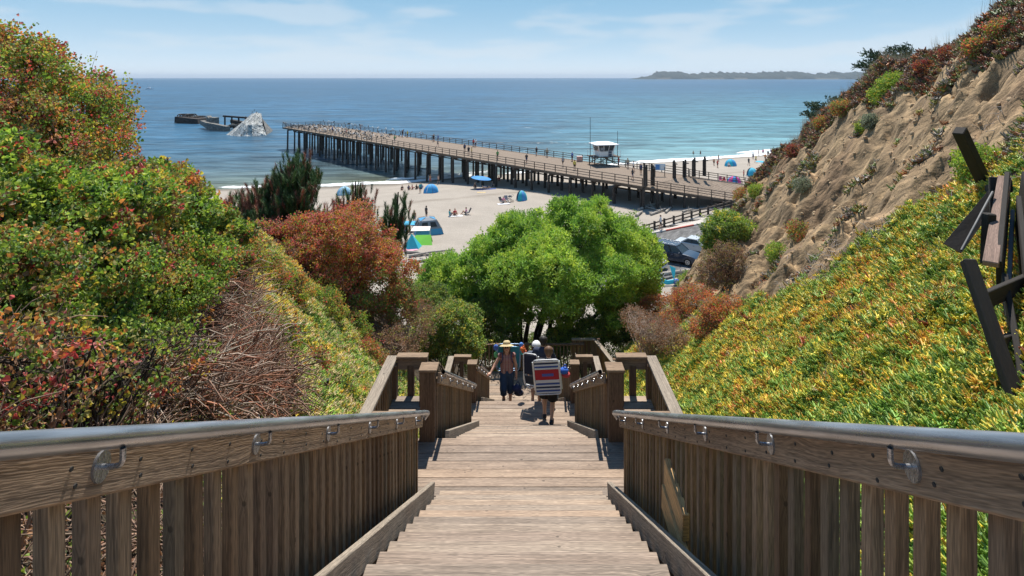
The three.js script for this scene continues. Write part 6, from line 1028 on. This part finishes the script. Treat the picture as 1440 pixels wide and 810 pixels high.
// people on the sand
{
  const st = (u, v, pose, turn, top, bottom, label, k, sc = 1, group) => figure(pose, sandAt(u, v), turn, top, bottom, label, group, sc, k);
  st(582.5, 315, 'stand', .4, 'bare', 'navy', 'person standing bare-chested behind the cabin tent', 1); st(599.5, 308, 'stand', 2.4, 'black', 'black', 'person in black beyond the roof of the cabin tent', 2); st(564, 322, 'walk', 1.3, 'yellow', 'khaki', 'person in a yellow shirt beside the round red shrub', 3); st(559, 329, 'stand', .8, 'grey', 'black', 'person in grey next to the yellow shirt', 2, .95); st(552, 325, 'sit', 1.0, 'red', 'black', 'person in red seated by the shrub edge', 1);
  st(592, 324, 'sit', 2.6, 'navy', 'black', 'person seated in the shade of the blue cloth', 0); st(577, 329, 'sit', 1.6, 'black', 'black', 'person in black seated before the cabin tent', 2);
  [[565.5, 267.5, 'black'], [575, 267, 'navy'], [580, 266.5, 'red'], [586, 266, 'black'], [593, 265.5, 'blue']].forEach(([u, v, c], i) => st(u, v, 'sit', i * .9, c, 'black', ['person in black sitting at the end of the row by the blue dome', 'person in navy sitting in the row by the blue dome', 'person in red sitting in the row by the blue dome', 'person in black sitting mid row by the blue dome', 'person in blue sitting next to the blue dome'][i], i));
  st(591, 271.5, 'stand', .3, 'teal', 'navy', 'person in teal standing before the seated row', 1); st(605, 258, 'walk', 2.8, 'bare', 'red', 'bather in red shorts at the edge of the foam', 1); st(616.5, 259, 'walk', 2.4, 'bare', 'black', 'bather in black walking in the wash', 2);
  st(633, 304, 'sit', 2.2, 'teal', 'navy', 'person in teal sitting with the family group', 1); st(640, 303, 'sit', .6, 'red', 'black', 'person in red sitting with the family group', 0); st(655, 301, 'sit', -1.3, 'pink', 'black', 'person in pink reclining in the dark lounge chair', 0);
  st(668, 264.5, 'sit', .3, 'black', 'navy', 'person in black sitting under the wide blue umbrella', 1); st(684, 264, 'lie', 1.4, 'navy', 'navy', 'person in navy lying under the wide blue umbrella', 0); st(692, 262.5, 'sit', 1.4, 'grey', 'black', 'person in grey at the blanket edge under the umbrella', 2); st(701.5, 254.5, 'sit', .3, 'red', 'black', 'person in red sitting in the pier shadow', 1);
  st(708, 285, 'sit', .5, 'pink', 'white', 'person in pink seated near the stroller', 0); st(929, 326.5, 'walk', 1.2, 'white', 'black', 'person in a white shirt and black trousers walking along the fence', 2, 1.0).position.y = LOT + .11;
  const far = [[1004, 233, 'bare', 'black', 'person standing in the shallows in black shorts'], [1010.5, 227.5, 'bare', 'blue', 'bather in blue wading off the far beach'], [975, 221, 'bare', 'black', 'bather waist-deep beyond the mooring piles'], [985, 220.5, 'bare', 'red', 'bather in red beyond the mooring piles'], [1009, 236, 'red', 'black', 'person in red on the far wet sand'], [1053, 233, 'black', 'black', 'person in black standing above the far foam'], [1067, 219, 'bare', 'navy', 'bather walking in the far foam'], [1073, 218, 'pink', 'black', 'person in pink at the far water edge'], [1084, 217, 'blue', 'navy', 'person in blue at the far water edge'], [1059, 224, 'white', 'navy', 'person in white on the far beach'], [1046, 252, 'red', 'black', 'person in red near the cyan dome'], [1076, 226, 'orange', 'black', 'person in orange on the far beach'], [1088, 222, 'green', 'black', 'person in green on the far beach by the bluff'], [1080, 221, 'black', 'black', 'person in black on the far beach by the water'], [1063, 229, 'yellow', 'black', 'person in yellow on the far beach']];
  far.forEach(([u, v, a, b, l], i) => { const f = st(u, v, i % 3 === 2 ? 'walk' : 'stand', i * 1.7, a, b, l, i); if (f.position.y < -.6) f.position.y = -.75; });
  st(1040, 257, 'sit', .6, 'purple', 'black', 'person in purple sitting by the pink and blue dome', 1); st(1025, 234.5, 'sit', .2, 'white', 'navy', 'person in white sitting in the far blue dome', 0); st(1017, 257.5, 'sit', .4, 'red', 'black', 'person in red in the folding chair by the ramp', 1);
}
// people on the pier
{
  const tops = ['black', 'navy', 'white', 'red', 'grey', 'blue', 'black', 'khaki', 'green', 'yellow'], where = [[4, 3], [6, 8], [8.5, 9.5], [13, 11.6], [20, 5], [23, 10.8], [27, 3], [30, 11.4], [34, 2.2], [41, 1.6], [43, 2.4], [47, 4.5], [52, 11.4], [52.9, 11.5], [58, 5.5], [66, 11.2], [67, 10.6], [68, 11.4], [72, 3], [80, 11.5], [81.5, 11], [82.3, 11.5], [92, 6], [95, 2.2], [104, 11], [105, 3], [33, 11.5], [11, 11.4], [2.5, 6], [16, 3.5]];
  const r = rng(66); where.forEach(([t, w], i) => figure(i % 2 ? 'stand' : 'walk', pp(t, w, PIER), r() * 6.28, tops[i % 10], i % 3 ? 'black' : 'navy', `person in ${tops[i % 10]} ${i % 2 ? 'standing' : 'walking'} on the pier deck` + (i > 24 ? ' toward the tower' : i > 19 ? ' near the birds' : i > 9 ? ' along the middle' : ''), 'people out on the pier', 1, i));
  const bx = thing('equipment_box', 'rusty pink storage box on the pier deck beside the lifeguard tower', 'box', onLevel(815, 227, PIER)); box(bx, 'box', 0, .45, 0, 1.0, .9, .8, plain(.55, .33, .28, .7), .03); box(bx, 'lid', 0, .93, 0, 1.06, .07, .86, plain(.6, .4, .35, .7), .01);
}
// seabirds crowd the seaward end and the wreck
{
  const b = (() => { const s = new THREE.SphereGeometry(.17, 8, 6); s.scale(.75, .8, 1.5); s.rotateX(-.5); s.translate(0, .26, 0); const h = new THREE.SphereGeometry(.075, 6, 5); h.translate(0, .46, .17); const k = new THREE.ConeGeometry(.03, .14, 4); k.rotateX(1.57); k.translate(0, .45, .28); const t = new THREE.ConeGeometry(.08, .25, 4); t.rotateX(-1.9); t.translate(0, .2, -.3); const l = new THREE.CylinderGeometry(.014, .014, .18, 4); l.translate(.04, .09, 0); const l2 = l.clone(); l2.translate(-.08, 0, 0); return merge([s, h, k, t, l, l2]); })();
  const r = rng(12), items = [], add = (p, s = 1) => { const w = r(); items.push({ p, q: new THREE.Quaternion().setFromAxisAngle(V(0, 1, 0), r() * 6.28), s: s * (.85 + .4 * r()), c: w < .28 ? [.7, .7, .69] : w < .7 ? [.05, .045, .04] : [.28, .26, .24] }); };
  for (let i = 0; i < 330; i++) { const t = PLEN - .6 - Math.pow(r(), 1.5) * 52; add(pp(t, .4 + r() * (PWID - .8), PIER + .005)); }
  for (let i = 0; i < 60; i++) add(pp(PLEN - .3 - r() * 60, r() < .5 ? .02 : PWID - .02, PIER + 1.17));
  tag(instanced(scene, 'seabirds', b, new THREE.MeshStandardMaterial({ roughness: .8 }), items), 'hundreds of gulls and pelicans crowding the seaward end of the pier', 'birds', null, 'stuff');
}
// driftwood
{
  const r = rng(14), logs = [[898, 296, 931, 285], [905, 292, 928, 298], [915, 303, 944, 293], [936, 300, 946, 291], [960, 299, 975, 295], [895, 305, 903, 299], [912, 289, 921, 296], [575, 362, 640, 353], [580, 370, 650, 362], [585, 381, 632, 375], [592, 366, 612, 374], [572, 356, 604, 360]];
  const wh = ['under the pier', 'under the ramp head', 'by the walk fence', 'below the green-topped tree at the beach back'];
  logs.forEach(([u0, v0, u1, v1], i) => { const a = sandAt(u0, v0).add(V(0, .14, 0)), b = sandAt(u1, v1).add(V(0, .16, 0)), t = thing('driftwood_log', (i < 7 ? 'bleached driftwood log ' : 'long grey driftwood log ') + (i % 2 ? 'without branches lying ' : 'with an upright snag lying ') + (i < 7 ? 'on the sand before the pier ramp' : 'at the back of the beach'), 'log', a, i < 7 ? 'driftwood before the ramp' : 'driftwood at the back of the beach'); const e = b.sub(a), m = e.clone().multiplyScalar(.5).add(V(0, .12 * r(), .2 * (r() - .5))), k = .14 + .1 * r(); mesh(t, 'log', merge([stick(V(0, 0, 0), m, k, k * .85, 8), stick(m, e, k * .85, k * .5, 8)]), M.driftwood); if (i % 2 === 0) mesh(t, 'snag', stick(m, m.clone().add(V(.5 * (r() - .5), .55, .4 * (r() - .5))), k * .45, k * .2, 6), M.driftwood); });
}
// ---------------------------------------------------------------- broken timber frame on the slope
{
  const b = hit(1405, 470), D = -b.z, t = thing('timber_frame', 'collapsed frame of dark old timbers and boards on the ice plant slope', 'timber frame', b), P = (u, v, d) => px(u, v, d).sub(b), Dt = D + .3;
  console.log('frame D', D.toFixed(2));
  const top = hit(1392, 262); const D1 = -top.z;
  beam(t, 'post', px(1349, 183, D1 - .3).sub(b), px(1392, 275, D1 + .1).sub(b), .15, .15, M.oldWood, .01);
  const foot = hit(1436, 575).sub(b), D2 = -(foot.z + b.z); beam(t, 'post', P(1361, 366, D2 + .75), foot.clone().add(V(.02, -.1, 0)), .105, .105, M.oldWood, .01);
  beam(t, 'board', P(1413, 250, Dt + 1.3), P(1393, 372, Dt), .13, .06, M.reddish, .008);
  beam(t, 'board', P(1417, 262, Dt + 1.3), P(1405, 392, Dt + .05), .05, .42, M.oldWood, .006);
  beam(t, 'board', P(1424, 300, Dt + 1.2), P(1418, 420, Dt + .1), .04, .12, plain(.25, .28, .30, .8), .006);
  beam(t, 'cross_board', P(1378, 425, D2 + .6), P(1446, 395, Dt + .1), .05, .16, M.oldWood, .006); beam(t, 'cross_board', P(1398, 490, D2 + .35), P(1450, 470, Dt - .2), .05, .16, M.oldWood, .006); beam(t, 'cross_board', P(1385, 268, D1 - .1), P(1420, 262, Dt + 1.3), .06, .14, M.oldWood, .006);
  beam(t, 'upright', P(1402, 250, Dt + 1.35), P(1404, 320, Dt + 1.2), .16, .14, M.oldWood, .01);
  beam(t, 'upright', P(1391, 300, Dt + .6), P(1388, 372, Dt + .6), .1, .1, M.oldWood, .01);
  const tri = [P(1327, 342, Dt + .55), P(1352, 356, Dt + .5), P(1392, 300, Dt + .9), P(1390, 268, Dt + 1.1)], off = V(.03, -.02, -.05); mesh(t, 'panel', poly([...tri, ...tri.map((p) => p.clone().add(off))], [[0, 1, 2, 3], [4, 7, 6, 5], [0, 4, 5, 1], [1, 5, 6, 2], [2, 6, 7, 3], [3, 7, 4, 0]], .6), M.oldWood);
  mesh(t, 'pipe', tubeGeo([P(1352, 352, Dt + .45), P(1372, 315, Dt + .6), P(1384, 292, Dt + .75), P(1396, 270, Dt + .95)], .014, 20, 7), plain(.12, .12, .12, .6));
  beam(t, 'board', P(1412, 395, Dt), foot.clone().add(V(.12, -.05, -.1)), .05, .22, M.oldWood, .006); beam(t, 'board', P(1432, 300, Dt + 1.0), P(1456, 520, D2 + .4), .05, .5, M.oldWood, .006); beam(t, 'board', P(1438, 260, Dt + 1.3), P(1462, 420, Dt + .3), .05, .5, M.oldWood, .006);
}
{ // short dark marker post in the bank
  const h = hit(459, 550), t = thing('marker_post', 'short black post sticking out of the bank ice plant', 'post', h); const m = box(t, 'post', 0, .06, 0, .07, .22, .07, M.oldWood, .006); box(t, 'cap', 0, .18, 0, .08, .02, .08, M.dark, .003);
}
console.log('beach');

renderer.render(scene, camera);
